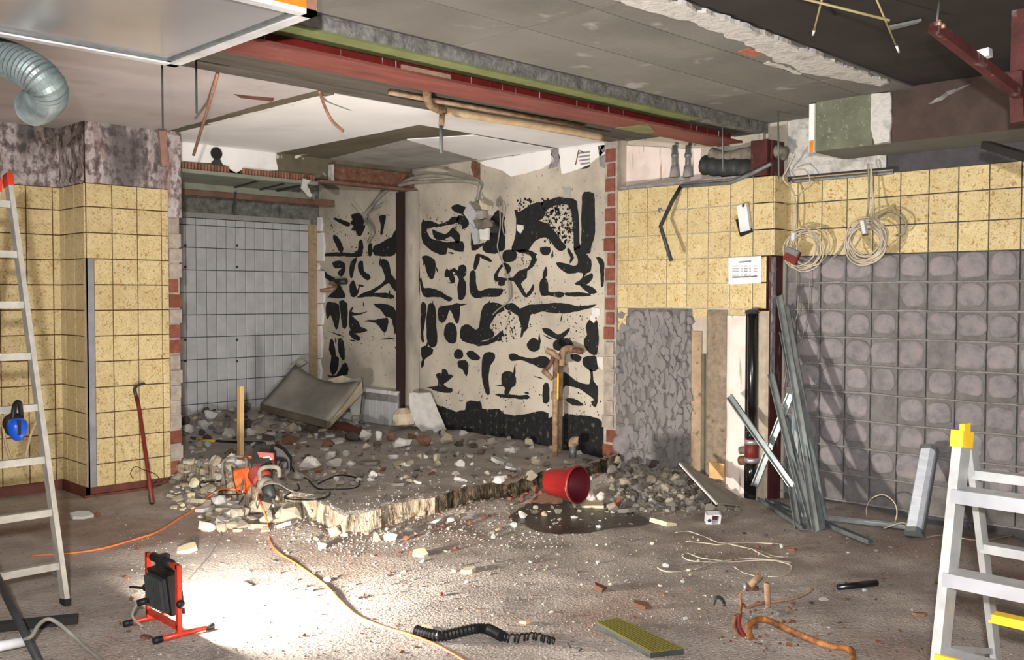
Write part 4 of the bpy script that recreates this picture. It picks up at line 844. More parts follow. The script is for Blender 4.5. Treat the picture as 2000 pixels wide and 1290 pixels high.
obj('bend', MB().tube(cat([hit(834, 178, h=2.86), hit(836, 195, h=2.84), hit(845, 208, h=2.83), hit(866, 217, h=2.83)], 6), .03, 10), m_oldpipe, yp, True)
obj('drop', MB().tube([hit(864, 217, h=2.83), hit(862, 246, v=5.0)], .02, 8), m_oldpipe, yp, True)
obj('support_strip', MB().tube([hit(760, 180, h=2.86), hit(1000, 222, h=2.86), hit(1140, 247, h=2.86)], .018, 8), m_oldpipe, yp, True)
rod('thin rod hanging below the end of the yellowish pipe', hit(861, 246, v=5.0), hit(862, 300, v=5.0), .012, m_grey)
rod('thin vertical wire hanging before the red column', Vector((6.2, hit(1411, 240, u=6.2).y, 2.9)), hit(1412, 335, u=6.2), .004, m_grey)
rod('thin vertical wire at the corner of the right wall', Vector((6.3, hit(1519, 255, u=6.3).y, HT)), hit(1521, 345, u=6.3), .006, m_grey)
rod('leftmost yellow-tipped rod hanging from the sooty ceiling', hit(1608, -12, h=HT), hit(1588, 68, v=2.3), .005, m_rod, tip=m_frame)
rod('long slanting yellowish rod below the sooty ceiling', hit(1540, -10, h=HT), hit(1738, 40, v=1.85), .006, m_rod)
rod('thin dark rod with yellow tip hanging from the sooty ceiling', hit(1708, -10, h=HT), hit(1756, 102, v=2.0), .0045, m_rod, tip=m_frame)
rod('thin rod holding the dark red tube end', hit(1836, -10, h=HT), hit(1829, 50, u=4.3), .005, m_grey)
rt = thing('red_strut', 'dark red square tube hanging diagonally at the upper right', 'strut', hit(1985, 180, u=5.0))
a, b = hit(1822, 52, u=4.3), hit(1992, 184, u=4.9); obj('tube', MB().bar(a, b, .045, .045, (0, 0, 1)), m_darkred, rt); obj('bracket', MB().bar(hit(1986, 140, u=4.92), hit(1990, 240, u=4.92), .05, .06, (0, 1, 0)), m_darkred, rt); obj('bracket_top', MB().bar(Vector((hit(1990, 140, u=4.92).x, hit(1990, 140, u=4.92).y, HT+.003)), hit(1990, 140, u=4.92), .05, .06, (0, 1, 0)), m_darkred, rt)
obj('nut', MB().lathe([(.01, 0), (.011, .012), (.006, .025)], hit(1834, 50, u=4.3), (0, 0, 1), 8), m_copper, rt); obj('nut', MB().lathe([(.009, 0), (.01, .012), (.005, .02)], hit(1842, 55, u=4.3), (0, 0, 1), 8), m_copper, rt)
tag(obj('white_bracket', MB().bar(hit(1912, 108, u=4.9), hit(1935, 102, u=4.9), .05, .04), m_frame, None), 'small white bracket on top of the dark red tube', 'bracket')
tag(obj('ceiling_strip', MB().prism([hit(1735, 50, h=HT), hit(1800, 36, h=HT), hit(1790, 42, h=HT), hit(1742, 54, h=HT)], (0, 0, -.012)), m_grey, None), 'flat grey metal strip on the sooty ceiling', 'strip')
sr = thing('slotted_rail', 'black slotted rail poking in below the bulkhead at right', 'rail', hit(1990, 300, u=5.4)); a, b = hit(1925, 283, u=5.5), hit(2080, 330, u=5.0)
obj('rail', MB().bar(a, b, .05, .04), m_bpipe, sr)
for k in range(8): c = a.lerp(b, .06+k*.1); obj('tooth', MB().obox(c+Vector((0, 0, -.024)), (b-a).normalized()*.008, (.012, .012, 0), (0, 0, .006)), m_dkgrey, sr)
# bundle of grey cable across the alcove with a torn-off lump of tiles
cb = thing('grey_cable_bundle', 'thick grey cable bundle looping across the alcove wall', 'cable', hit(740, 430, u=6.42))
obj('cable', MB().tube(cat([hit(x, y, u=q) for x, y, q in ((720, 472, 6.46), (728, 456, 6.42), (722, 440, 6.42), (712, 424, 6.43), (725, 405, 6.42), (750, 376, 6.35), (775, 364, 6.3), (810, 356, 6.3), (850, 354, 6.35), (900, 353, 6.4), (930, 358, 6.45), (940, 366, 6.46))], 8), .02, 8), m_gcable, cb, True)
obj('cable', MB().tube(cat([hit(x, y, u=q) for x, y, q in ((775, 366, 6.32), (800, 350, 6.3), (835, 343, 6.3), (880, 346, 6.38), (935, 358, 6.45))], 8), .018, 8), m_gcable, cb, True)
obj('frayed_strand', MB().tube(cat([hit(x, y, u=6.42) for x, y in ((712, 440), (716, 425), (728, 412), (745, 402))], 6), .008, 6), m_gcable, cb, True); obj('frayed_strand', MB().tube([hit(710, 425, u=6.42), hit(686, 398, u=6.4)], .004, 5), m_gcable, cb)
obj('drop', MB().tube(cat([hit(x, y, u=6.44) for x, y in ((938, 362), (934, 378), (932, 395))], 5), .014, 7), m_gcable, cb, True)
tl = thing('hanging_tile_lump', 'torn-off lump of white tiles and mortar hanging on the bitumen wall', 'tile fragment', hit(945, 475, u=6.44))
def slabq(pts, th, uu, m_, parent, nm='tile_piece', seed=0, amp=.004): return obj(nm, MB().prism(jag([hit(x, y, u=uu) for x, y in pts], .03, amp, seed, 0), (-th, 0, 0)), m_, parent)
slabq([(909, 417), (919, 397), (926, 405), (917, 428)], .03, 6.48, m_gtile, tl, seed=1); slabq([(927, 406), (936, 418), (937, 440), (931, 446), (918, 429)], .03, 6.48, m_gtile, tl, seed=6); slabq([(919, 431), (931, 448), (937, 443), (936, 476), (930, 478)], .03, 6.48, m_gtile, tl, seed=7); slabq([(928, 398), (937, 392), (943, 400), (940, 412), (934, 410)], .05, 6.46, m_dust, tl, 'mortar_lump', 2, .018); slabq([(944, 391), (952, 397), (961, 402), (958, 412), (948, 411), (945, 401)], .06, 6.46, m_plc, tl, 'mortar_lump', 12, .018); slabq([(937, 413), (949, 413), (952, 424), (944, 430), (936, 425)], .045, 6.46, m_stone, tl, 'mortar_lump', 22, .018); slabq([(939, 446), (957, 446), (956, 470), (940, 468)], .02, 6.42, m_plw, tl, seed=3); slabq([(930, 432), (945, 430), (965, 432), (970, 440), (955, 446), (935, 446)], .05, 6.45, m_dust, tl, 'mortar_lump', 4, .03); slabq([(957, 446), (968, 435), (978, 445), (975, 456), (960, 455)], .04, 6.46, m_dkgrey, tl, 'junction_box', 5, .004)
hc = thing('hanging_wires', 'thin grey wires dangling from a junction knot down the bitumen wall', 'wire', hit(995, 590, u=6.46))
obj('wire', MB().tube(cat([hit(x, y, u=6.45) for x, y in ((976, 395), (977, 440), (973, 470), (972, 485), (980, 510), (987, 530), (992, 550), (995, 580), (990, 592), (975, 603), (962, 615))], 6), .007, 6), m_gcable, hc, True)
obj('wire', MB().tube(cat([hit(x, y, u=6.46) for x, y in ((980, 396), (984, 410), (981, 440), (985, 460))], 6), .006, 6), m_gcable, hc, True); obj('wire', MB().tube(cat([hit(x, y, u=6.46) for x, y in ((985, 535), (994, 552), (998, 575), (996, 585))], 6), .006, 6), m_gcable, hc, True)
obj('knot', MB().lathe([(.01, -.03), (.03, -.01), (.026, .02), (.012, .05)], hit(974, 398, u=6.46), (0, .2, 1), 6), m_dust, hc)
ps = thing('pipe_stub', 'curved orange-brown pipe stub sticking out beside the white tile edge', 'pipe', hit(640, 566, u=6.3))
obj('bend', MB().tube(cat([hit(x, y, u=q) for x, y, q in ((626, 568, 6.1), (640, 566, 6.15), (652, 564, 6.2), (655, 558, 6.28), (650, 553, 6.4), (645, 554, 6.5))], 5), .022, 10), m_copper, ps, True); obj('sleeve', MB().tube([hit(650, 551, u=6.42), hit(676, 550, u=6.48)], .035, 10), m_dkgrey, ps, True)
# ================================================================== LADDERS
def lerp(a, b, t): return a+(b-a)*t
RAIL = [(-.012, -.032), (.012, -.032), (.012, .032), (-.012, .032)]
ld = thing('a_frame_ladder', 'tall dusty aluminium folding ladder standing at the left edge', 'ladder', (1.6, 5.2, 0))
F = hit(128, 1183, h=0); TP = hit(15, 345, v=5.5); FL = F+Vector((-.52, 0, 0)); TL = TP+Vector((-.36, 0, 0))
for a, b in ((F, TP), (FL, TL)):
    r_ = obj('front_rail', MB().extr(RAIL, a+Vector((0, 0, .02)), b, (0, -1, 0)), m_alud, ld); obj('cap', MB().extr([(-.016, -.036), (.016, -.036), (.016, .036), (-.016, .036)], lerp(a, b, .975), lerp(a, b, 1.0)+Vector((0, 0, .012)), (0, -1, 0)), m_redp, r_); obj('foot', MB().extr([(-.015, -.036), (.015, -.036), (.015, .036), (-.015, .036)], a, a+Vector((0, .005, .035)), (0, -1, 0)), m_black, r_)
for i in range(8):
    t = (.197+.2625*i)/TP.z; obj('rung', MB().bar(lerp(FL, TL, t), lerp(F, TP, t), .034, .036), m_alud, ld)
B0 = Vector((1.60, 6.02, .0)); TPb = TP+Vector((-.035, .05, -.02))
for a, b in ((B0, TPb), (B0+Vector((-.52, 0, 0)), TPb+Vector((-.3, 0, 0)))):
    r_ = obj('rear_rail', MB().extr(RAIL, a+Vector((0, 0, .02)), b, (0, -1, 0)), m_alud, ld); obj('cap', MB().extr([(-.016, -.036), (.016, -.036), (.016, .036), (-.016, .036)], lerp(a, b, .975), b+Vector((0, 0, .012)), (0, -1, 0)), m_redp, r_); obj('foot', MB().extr([(-.015, -.036), (.015, -.036), (.015, .036), (-.015, .036)], a, a+Vector((0, -.005, .035)), (0, -1, 0)), m_black, r_)
for i in range(8):
    t = (.197+.2625*i)/TPb.z; obj('rear_rung', MB().bar(lerp(B0+Vector((-.52, 0, 0)), TPb+Vector((-.3, 0, 0)), t), lerp(B0, TPb, t), .03, .03), m_alud, ld)
obj('spreader', MB().tube([hit(82, 1104, v=5.05), hit(118, 1130, v=5.15)], .006, 6), m_grey, ld)
# ear defenders on the third rung
em = thing('ear_defenders', 'blue ear defenders hanging by their black band on the tall ladder', 'ear defenders', hit(36, 858, v=5.1))
EV = 5.13
obj('headband', MB().tube(cat([hit(x, y, v=q) for x, y, q in ((24, 832, 5.10), (27, 800, 5.11), (32, 787, 5.135), (38, 788, 5.15), (40, 800, 5.17), (43, 830, 5.18))], 6), .012, 8), m_black, em, True)
for (x, y, q, m_) in ((33, 836, 5.08, m_blue), (24, 826, 5.19, m_black)):
    c = hit(x, y, v=q); mb = MB()
    for rr, tt in ((.020, .05), (.042, .042), (.052, .02), (.054, 0), (.05, -.012)):
        for j in range(18):
            a = 2*PI*j/18; mb.v.append(c+Vector((math.cos(a)*rr*.86-.0, -tt if q < 5.1 else tt-.03, math.sin(a)*rr*1.08+.008*math.cos(2*a))))
    for r in range(4):
        for j in range(18): mb.f.append((r*18+j, r*18+(j+1) % 18, (r+1)*18+(j+1) % 18, (r+1)*18+j))
    mb.f += [tuple(range(17, -1, -1)), tuple(range(72, 90))]
    cp_ = obj('ear_cup', mb, m_, em, True); obj('cushion', MB().lathe([(.03, -.012), (.05, -.01), (.05, .012), (.03, .014)], c+Vector((0, .014 if q < 5.1 else -.02, 0)), (0, 1, 0), 18), m_black, cp_, True)
obj('slider', MB().obox(hit(37, 836, v=5.035), (.008, 0, 0), (0, .006, 0), (0, 0, .035)), m_black, em)
tag(obj('hanging_strap', MB().tube(cat([hit(x, y, v=5.3) for x, y in ((4, 800), (8, 850), (20, 895), (36, 912), (48, 898), (60, 850), (74, 818))], 6), .007, 6), m_sand, None, True), 'pale rope looped below the ear defenders on the tall ladder', 'rope')
# step ladder right
st = thing('step_ladder', 'scuffed aluminium step ladder with yellow caps at the right edge', 'ladder', (3.3, 1.1, 0))
ft = hit(1880, 850, d=3.06); dirf = (hit(1836, 1290, d=2.98)-ft); fb = ft+dirf*((ft.z-.0)/(-dirf.z)); DV = Vector((.0, -.46, 0)); DV0 = Vector((0, -.40, 0))
RS = [(-.014, -.04), (.014, -.04), (.014, .04), (-.014, .04)]
for a, b in ((fb, ft), (fb+DV, ft+DV0)):
    r_ = obj('front_rail', MB().extr(RS, a+Vector((0, 0, .01)), b, (-1, 0, 0)), m_alu, st); obj('cap', MB().extr([(-.019, -.045), (.019, -.045), (.019, .045), (-.019, .045)], lerp(a, b, .965), b+Vector((0, 0, .012)), (-1, 0, 0)), m_yel, r_); obj('hinge_tab', MB().obox(b+Vector((.02, 0, .02)), (.025, 0, 0), (0, .008, 0), (0, 0, .015)), m_yel, r_)
for hh, yel in ((.945, 0), (.695, 0), (.455, 1), (.205, 0)):
    t = hh/ft.z; p, q = lerp(fb, ft, t), lerp(fb+DV, ft+DV0, t); s_ = obj('step', MB().bar(p, q, .085, .032, (0, 0, 1)), m_alu, st)
    obj('nosing', MB().bar(p+Vector((-.043, 0, -.004)), q+Vector((-.043, 0, -.004)), .014, .042, (0, 0, 1)), m_yel if yel else m_chrome, s_)
rt_ = ft+Vector((.07, 0, -.03)); rb_ = Vector((fb.x+.75, fb.y+.02, 0))
for a, b in ((rb_, rt_), (rb_+DV, rt_+DV0)): obj('rear_rail', MB().extr([(-.01, -.025), (.01, -.025), (.01, .025), (-.01, .025)], a, b, (-1, 0, 0)), m_alu, st)
for hh, yel in ((.985, 0), (.725, 0), (.465, 1), (.2, 0)):
    t = hh/rt_.z; p, q = lerp(rb_, rt_, t), lerp(rb_+DV, rt_+DV0, t); obj('rear_rung', MB().bar(p, q, .05, .03), m_yel if yel else m_alu, st)
obj('brace', MB().bar(lerp(fb, ft, .42)+Vector((.02, 0, 0)), lerp(rb_, rt_, .3), .02, .004, (0, 1, 0)), m_alu, st)

# ================================================================== WORK LIGHT
wk = thing('work_light', 'red tubular stand work light shining over the floor', 'work light', (2.03, 4.31, 0))
V0, V1, UU = 4.155, 4.47, 2.0
tb = lambda *p: MB().tube(p, .0125, 10)
for v_ in (V0, V1):
    ftp = obj('foot_tube', tb((UU-.10, v_, .016), (UU+.15, v_, .016)), m_redp, wk, True)
    for uu in (UU-.10, UU+.15): obj('foot_cap', MB().tube([(uu-.02, v_, .016), (uu+.02, v_, .016)], .0155, 10), m_black, ftp, True)
    obj('upright', MB().box(UU-.011, UU+.011, v_-.011, v_+.011, .016, .335), m_redp, wk)
obj('top_bar', MB().box(UU-.011, UU+.011, V0, V1, .315, .335), m_redp, wk); obj('lower_bar', MB().box(UU-.011, UU+.011, V0, V1, .04, .062), m_redp, wk)
obj('grip', MB().tube([(UU, V0+.07, .325), (UU, V1-.06, .325)], .022, 12), m_black, wk, True); obj('grip_clip', MB().obox((UU, (V0+V1)/2, .325), (.026, 0, 0), (0, .02, 0), (0, 0, .03)), m_black, wk)
hw = V0+.04; body = MB(); tl_ = Vector((math.cos(.12), 0, math.sin(.12)))     # body tips a little upwards
cB = Vector((UU+.012, (V0+V1)/2, .185)); upB = Vector((-tl_.z, 0, tl_.x))
def bb(x0, x1, y, z): return cB+tl_*((x0+x1)/2), tl_*((x1-x0)/2), Vector((0, y, 0)), upB*z
obj('lamp_body', MB().obox(*bb(-.03, .03, .105, .095)), m_black, wk); obj('heat_sink', MB().obox(*bb(-.045, -.03, .085, .08)), m_dkgrey, wk)
for k in range(7): obj('fin', MB().obox(cB+tl_*(-.05)+Vector((0, -.075+.025*k, 0)), tl_*.012, (0, .002, 0), upB*.075), m_dkgrey, wk)
em_m = bpy.data.materials.new('lamp_glow'); em_m.use_nodes = True; nt = em_m.node_tree; nt.nodes.clear(); e_ = nt.nodes.new('ShaderNodeEmission'); e_.inputs[0].default_value = (1, .93, .8, 1); e_.inputs[1].default_value = 60; oo = nt.nodes.new('ShaderNodeOutputMaterial'); nt.links.new(e_.outputs[0], oo.inputs[0])
obj('lamp_face', MB().obox(cB+tl_*.032, tl_*.001, (0, .095, 0), upB*.085), em_m, wk); obj('frame_lip', MB().obox(*bb(.02, .031, .112, .1)), m_black, wk)
al = bpy.data.lights.new('work_light_beam', 'AREA'); al.shape = 'RECTANGLE'; al.size = .18; al.size_y = .16; al.energy = 155; al.color = (1, .935, .84)
ao = bpy.data.objects.new('work_light_beam', al); COL.objects.link(ao); ao.location = cB+tl_*.045; ao.rotation_euler = tl_.to_track_quat('-Z', 'Y').to_euler(); ao.parent = wk; ao.matrix_parent_inverse = Matrix.Translation(wk.location).inverted()
for v_ in (V0, V1): obj('pivot_knob', MB().lathe([(.012, 0), (.02, .006), (.018, .02)], (UU, v_+(.012 if v_ == V1 else -.03), .16), (0, 1, 0), 10), m_black, wk, True)
obj('cable_gland', MB().tube([cB+tl_*(-.05)+upB*-.05+Vector((0, .08, 0)), cB+tl_*(-.10)+upB*-.055+Vector((0, .10, 0))], .016, 10), m_black, wk, True); obj('handle_peg', MB().tube([(UU, V1, .16), (UU-.06, V1+.07, .165)], .006, 8), m_black, wk)
cz = lambda pts, r=.006: gl(pts, r)
obj('lead', MB().tube(cat([cB+tl_*(-.10)+upB*-.055+Vector((0, .10, 0)), Vector((1.9, 4.42, .06)), Vector((1.93, 4.36, .012))], 6)[:-1], .007, 6), m_gcable, wk, True)

# ================================================================== TOOLS beside the slab
dr = thing('demolition_hammer', 'red and black demolition hammer resting nose-down on the slab edge', 'hammer drill', gp(520, 985))
D0 = gp(545, 1005); D0.z = SL+.03; D1 = hit(530, 955, d=depth(D0)+.05); D2 = hit(505, 925, d=depth(D0)+.16); D3 = hit(520, 890, d=depth(D0)+.3)
def seg(a, b, prof, n=14): L_ = (b-a).length; return MB().lathe([(r, t*L_) for r, t in prof], a, b-a, n)
A0 = hit(542, 1000, d=depth(D0)); A1 = hit(533, 975, d=depth(D0)+.03); A2 = hit(522, 952, d=depth(D0)+.07); A3 = hit(508, 930, d=depth(D0)+.14)
obj('chisel', MB().tube([A0, A1], [.006, .012], 8), m_dust, dr, True); obj('chuck', seg(A1, A2, [(.02, 0), (.034, .15), (.04, .6), (.046, 1)]), m_dkgrey, dr, True); obj('collar', seg(A2, lerp(A2, A3, .5), [(.055, 0), (.062, .4), (.06, 1)]), m_dust, dr, True)
hb = obj('gear_housing', seg(lerp(A2, A3, .4), lerp(A2, A3, 1.6), [(.05, 0), (.07, .2), (.075, .7), (.05, 1)]), m_drillred, dr, True)
for k in range(6): q = lerp(A2, A3, .7+.12*k); obj('vent_rib', seg(q, q+(A3-A2)*.04, [(.074, 0), (.079, .5), (.074, 1)]), m_crow, hb, True)
M0 = hit(520, 905, d=depth(A3)+.1); obj('motor_housing', MB().extr([(-.07, -.075), (.055, -.085), (.07, -.04), (.07, .05), (.05, .085), (-.06, .08), (-.08, .02)], hit(512, 925, d=depth(A3)+.02), hit(512, 925, d=depth(A3)+.02)+Vector((.12, .18, .10)), (0, 0, 1)), m_dkgrey, dr)
bt = lambda pts, d0: [hit(x, y, d=depth(A3)+d0) for x, y in pts]
ho = bt([(536, 872), (552, 880), (566, 898), (566, 922), (557, 929), (560, 905), (552, 893), (545, 905), (542, 915), (534, 905)], .14)
obj('rear_handle', MB().prism(ho, Vector((.05, .05, .01))), m_black, dr)
pl = bt([(502, 883), (534, 886), (536, 914), (514, 912)], .05); obj('side_panel', MB().prism(pl, Vector((.03, .03, .0))), m_drillred, dr)
obj('lettering', MB().prism([q for q in bt([(514, 897), (530, 895), (530, 899), (514, 900)], .046)], Vector((.002, .002, 0))), m_frame, dr)
obj('lettering', MB().prism([q for q in bt([(514, 893.5), (527, 892), (527, 893.5), (514, 895)], .046)], Vector((.002, .002, 0))), m_frame, dr)
obj('front_grip', MB().tube(cat(bt([(508, 938), (507, 922), (513, 915), (530, 912), (544, 916), (546, 932)], -.08), 5), .016, 8), m_dust, dr, True)
obj('cord_guard', MB().tube(bt([(536, 905), (528, 895), (520, 888)], .1), .012, 8), m_black, dr, True)
# cable reel
rl = thing('cable_reel', 'dusty cable drum wound with orange extension cord', 'cable reel', gp(472, 975))
RC = gp(474, 975); RC = RC+Vector((.03, .03, .13)); axr = Vector((.55, -.35, .12)).normalized()
obj('drum', MB().lathe([(.085, -.06), (.092, -.03), (.085, 0), (.092, .03), (.085, .06)], RC, axr, 22), m_ocable, rl, True)
wnd = []
for k in range(150): a = k*.5; q = axr.orthogonal().normalized(); p_ = axr.cross(q); wnd.append(RC+axr*(-.058+.116*k/150)+(q*math.cos(a)+p_*math.sin(a))*.094)
obj('wound_cord', MB().tube(wnd, .006, 6), m_ocable, rl, True)
for s_ in (-.068, .068): obj('flange', MB().lathe([(.03, -.004), (.125, -.004), (.128, 0), (.125, .004), (.03, .004)], RC+axr*s_, axr, 24), m_dust, rl, True)
ctr = RC; obj('stand', MB().tube(cat([gp(440, 955)+Vector((0, 0, .01)), hit(434, 915, d=depth(RC)), hit(440, 898, d=depth(RC)), hit(470, 892, d=depth(RC)), hit(482, 905, d=depth(RC)), hit(470, 960, d=depth(RC)-.14), gp(468, 985)+Vector((0, 0, .01))], 5), .009, 8), m_dust, rl, True)
obj('hub', MB().lathe([(.03, 0), (.045, .01), (.02, .03)], RC+axr*.07, axr, 14), m_dkgrey, rl, True)
# cords
def cord(lb, pts, r, m_, nm='cord', grp=None, catg='cable'): return tag(obj(nm, MB().tube(gl(pts, r), r, 6), m_, None, True), lb, catg, grp)
cord('orange cord running from the reel left across the floor behind the ladder', [(60, 1088), (130, 1084), (200, 1074), (270, 1054), (310, 1040), (350, 1015), (375, 1000), (400, 978), (430, 957, .02), (455, 956, .03), (480, 966)], .006, m_ocable, 'extension_cord')
cord('orange cord looping over the reel then down across the floor to the bottom edge', [(470, 900, .16), (480, 892, .2), (495, 898, .18), (503, 930, .08), (503, 965, .03), (512, 990, .02), (524, 1030), (528, 1060), (545, 1082), (580, 1105), (615, 1130), (640, 1150), (668, 1180), (700, 1207), (750, 1228), (800, 1243), (850, 1262), (900, 1290), (930, 1310)], .0065, m_ocable, 'extension_cord')
cord('grey lamp lead running from the work light up to the cable reel', [(362, 1150), (372, 1130), (395, 1105), (415, 1080), (432, 1050), (432, 1030), (445, 1010), (465, 990), (474, 960, .05)], .005, m_gcable, 'lamp_lead')
cord('black cable looping on the slab left of the cable reel', [(470, 966, .03), (430, 968), (400, 962), (392, 952), (402, 944), (430, 942)], .006, m_black, 'black_cable')
cord('black cable looping on the slab right of the hammer', [(565, 905, .12), (580, 930), (600, 938), (620, 956), (650, 958), (690, 956), (702, 948), (698, 936), (665, 930), (640, 938), (620, 948)], .006, m_black, 'black_cable')
cord('black cable hairpin lying in front of the hammer', [(580, 945), (584, 958), (562, 968), (556, 975), (575, 978), (615, 978), (640, 972), (645, 963)], .006, m_black, 'black_cable')
cord('grey cable hanging over the hammer to the slab', [(505, 1000), (500, 980, .02), (510, 952, .1), (540, 945, .1), (570, 960, .02), (610, 968), (640, 962), (670, 955)], .005, m_gcable, 'grey_cable')
cord('black wire tangle leaning on the pillar foot beside the crowbar', [(260, 935, .1), (255, 925, .16), (264, 912, .2), (280, 918, .14), (300, 925, .1), (310, 935, .08), (300, 945, .05), (320, 938, .1), (335, 930, .12)], .003, m_black, 'wire_tangle')
# crowbar
cw = thing('crowbar', 'dark red crowbar leaning against the tiled pillar', 'crowbar', hit(297, 985, h=0))
CP = [hit(297, 984, h=.01), hit(287, 905, v=7.19), hit(272, 800, v=7.45), hit(266, 775, v=7.5), hit(263, 762, v=7.51), hit(268, 754, v=7.52), hit(282, 749, v=7.54)]
obj('shaft', MB().tube(CP[:4], .0155, 8), m_crow, cw, True); obj('hook', MB().tube(cat(CP[3:], 5), [.015-.0004*i for i in range(len(cat(CP[3:], 5)))], 8), m_dkgrey, cw, True); obj('claw', MB().bar(CP[0], lerp(CP[0], CP[1], .2), .036, .018, (0, 1, 0)), m_dkgrey, cw)
# standing timber
a = hit(470, 890, h=.16); b = hit(470, 755, v=a.y+.02); tag(obj('timber_batten', MB().bar(a, b, .048, .04, (1, 0, 0)), m_wood, None), 'pale pine batten standing upright in the rubble behind the cable reel', 'batten')
# buckled sheet and boards at the back
mb = MB(); nu, nv = 14, 8
c00, c10, c11, c01 = hit(512, 792, d=10.5), hit(642, 826, d=9.6), hit(704, 748, d=10.0), hit(578, 716, d=10.9)
for j in range(nv+1):
    for i in range(nu+1):
        s_, t_ = i/nu, j/nv; p = lerp(lerp(c00, c10, s_), lerp(c01, c11, s_), t_); p = p+Vector((0, 0, -.10*math.sin(PI*s_)*t_))+Vector((.04, .04, .02))*math.sin(PI*t_)*-1; mb.v.append(p)
for j in range(nv):
    for i in range(nu): q = j*(nu+1)+i; mb.f.append((q, q+1, q+nu+2, q+nu+1))
shp = thing('buckled_panel', 'large buckled grey panel leaning in the rear corner of the alcove', 'panel', (c00+c10)/2)
o = obj('skin', mb, m_sheet, shp, True); md = o.modifiers.new('s', 'SOLIDIFY'); md.thickness = .03
obj('lower_rim', MB().bar(c00+Vector((0, 0, -.02)), c10+Vector((0, 0, -.02)), .05, .07), m_patch_br, shp); obj('end_flange', MB().prism([c10, c11, c11+Vector((.05, .05, -.12)), c10+Vector((.06, .06, -.05))], (.01, -.01, .01)), m_plc, shp)
for k, (pts, d_) in enumerate((([(560, 720), (588, 702), (600, 708), (578, 722)], 11.0), ([(640, 742), (668, 734), (700, 745), (702, 760), (690, 765)], 10.5), ([(668, 748), (705, 736), (708, 755), (702, 812), (688, 812)], 10.35))):
    tag(obj('plaster_board', MB().prism([hit(x, y, d=d_+.002*k) for x, y in pts], Vector((.03, .03, .0))), (m_sheet, m_plc, m_patch_g)[k], None), ('narrow grey board scrap above the buckled panel', 'pale board scrap behind the buckled panel', 'grey board standing behind the right end of the buckled panel')[k], 'board')
tag(obj('rusty_lath', MB().bar(hit(414, 816, d=10.6), hit(700, 848, d=10.0), .06, .04), m_rust, None), 'long rusty brown bar lying in front of the buckled panel', 'bar')
tag(obj('dark_pipe', MB().tube([hit(356, 862, d=9.6), hit(520, 868, d=9.2)], .022, 10), m_bpipe, None, True), 'black pipe with yellow tape lying in the rubble behind the reel', 'pipe')
tag(obj('yellow_tape', MB().tube([hit(388, 863, d=9.5), hit(420, 864.5, d=9.42)], .026, 10), m_yel, None, True), 'yellow tape wrap on the black pipe in the rubble', 'tape')
tag(obj('dark_board', MB().bar(hit(662, 828, d=9.9), hit(712, 850, d=9.6), .16, .03), m_base, None), 'dark red-brown board tilted in the rubble below the buckled panel', 'board')
pt = thing('tiled_plinth', 'low tiled plinth with broken white top beside the column', 'plinth', hit(740, 825, u=6.36)); PV0, PV1 = hit(708, 790, u=6.38).y, hit(774, 790, u=6.38).y
obj('core', MB().box(6.4, 6.52, PV1, PV0, SL, .52), m_mortar, pt); obj('top', MB().prism(jag([(6.37, PV1, .5), (6.52, PV1, .5), (6.52, PV0, .5), (6.37, PV0, .5)], .04, .012, 3, 2), (0, 0, .04)), m_plw, pt)
for k in range(5): w_ = (PV0-PV1)/5; tile(pt, 2, 6.4-ORG[pt].x, PV1+w_*k-ORG[pt].y, PV1+w_*(k+1)-ORG[pt].y, .16-ORG[pt].z, .42-ORG[pt].z, m_gtile, .012, .008)
tag(obj('plaster_wedge', MB().prism(jag([hit(x, y, u=6.3) for x, y in ((799, 768), (818, 768), (830, 800), (850, 845), (835, 855), (812, 830), (800, 800))], .05, .012, 3, 0), (.16, 0, 0)), m_plw, None), 'tall broken white plaster slab leaning against the column foot', 'plaster slab')
tag(obj('plaster_lump', MB().lathe([(.02, 0), (.13, .03), (.12, .14), (.05, .2)], hit(790, 835, u=6.3), (0, .1, 1), 9), m_plc, None), 'rounded plaster lump at the foot of the column', 'plaster lump')
# standpipes
sp1 = thing('standpipe', 'rusty standpipe with old tap fittings in front of the bitumen wall', 'pipe', gp(1084, 892)); SB = gp(1084, 892); dS = depth(SB)
hp = lambda x, y, q=0: hit(x, y, d=dS+q)
obj('main_pipe', MB().tube([SB+Vector((0, 0, -.03)), hp(1086, 700)], .026, 12), m_oldpipe, sp1, True); obj('second_pipe', MB().tube([hp(1093, 895, .08), hp(1096, 690, .08)], .022, 10), m_oldpipe, sp1, True); obj('yellow_tube', MB().tube([hp(1089, 780, -.03), hp(1090, 730, -.03)], .009, 6), m_yel, sp1)
va = obj('valve', MB().tube(cat([hp(1098, 715), hp(1099, 690), hp(1105, 682), hp(1120, 682), hp(1138, 687)], 5), .03, 10), m_oldpipe, sp1, True); obj('spindle', MB().tube([hp(1118, 684, -.05), hp(1138, 688, -.08)], .022, 8), m_rust, va, True)
v2 = obj('side_valve', MB().tube([hp(1066, 684, -.04), hp(1080, 690, -.04), hp(1094, 702, -.06)], [.026, .03, .014], 10), m_oldpipe, sp1, True); obj('elbow', MB().tube(cat([hp(1082, 692, -.03), hp(1076, 710, -.05), hp(1068, 722, -.05)], 4), .018, 8), m_rust, sp1, True); obj('bleed_pipe', MB().tube([hp(1062, 724, -.05), hp(1078, 740, -.12)], [.026, .018], 10), m_oldpipe, v2, True)
obj('coupling_ring', MB().tube([hp(1085, 765), hp(1085, 780)], .038, 12), m_oldpipe, sp1, True)
obj('offcut', MB().tube([hp(1082, 912, -.1), hp(1086, 892, -.08)], .022, 8), m_brk, sp1) if False else None
sp2 = thing('pipe_elbow', 'short vertical pipe with an open elbow right of the standpipe', 'pipe', gp(1118, 895)); SB2 = gp(1118, 895); d2 = depth(SB2)
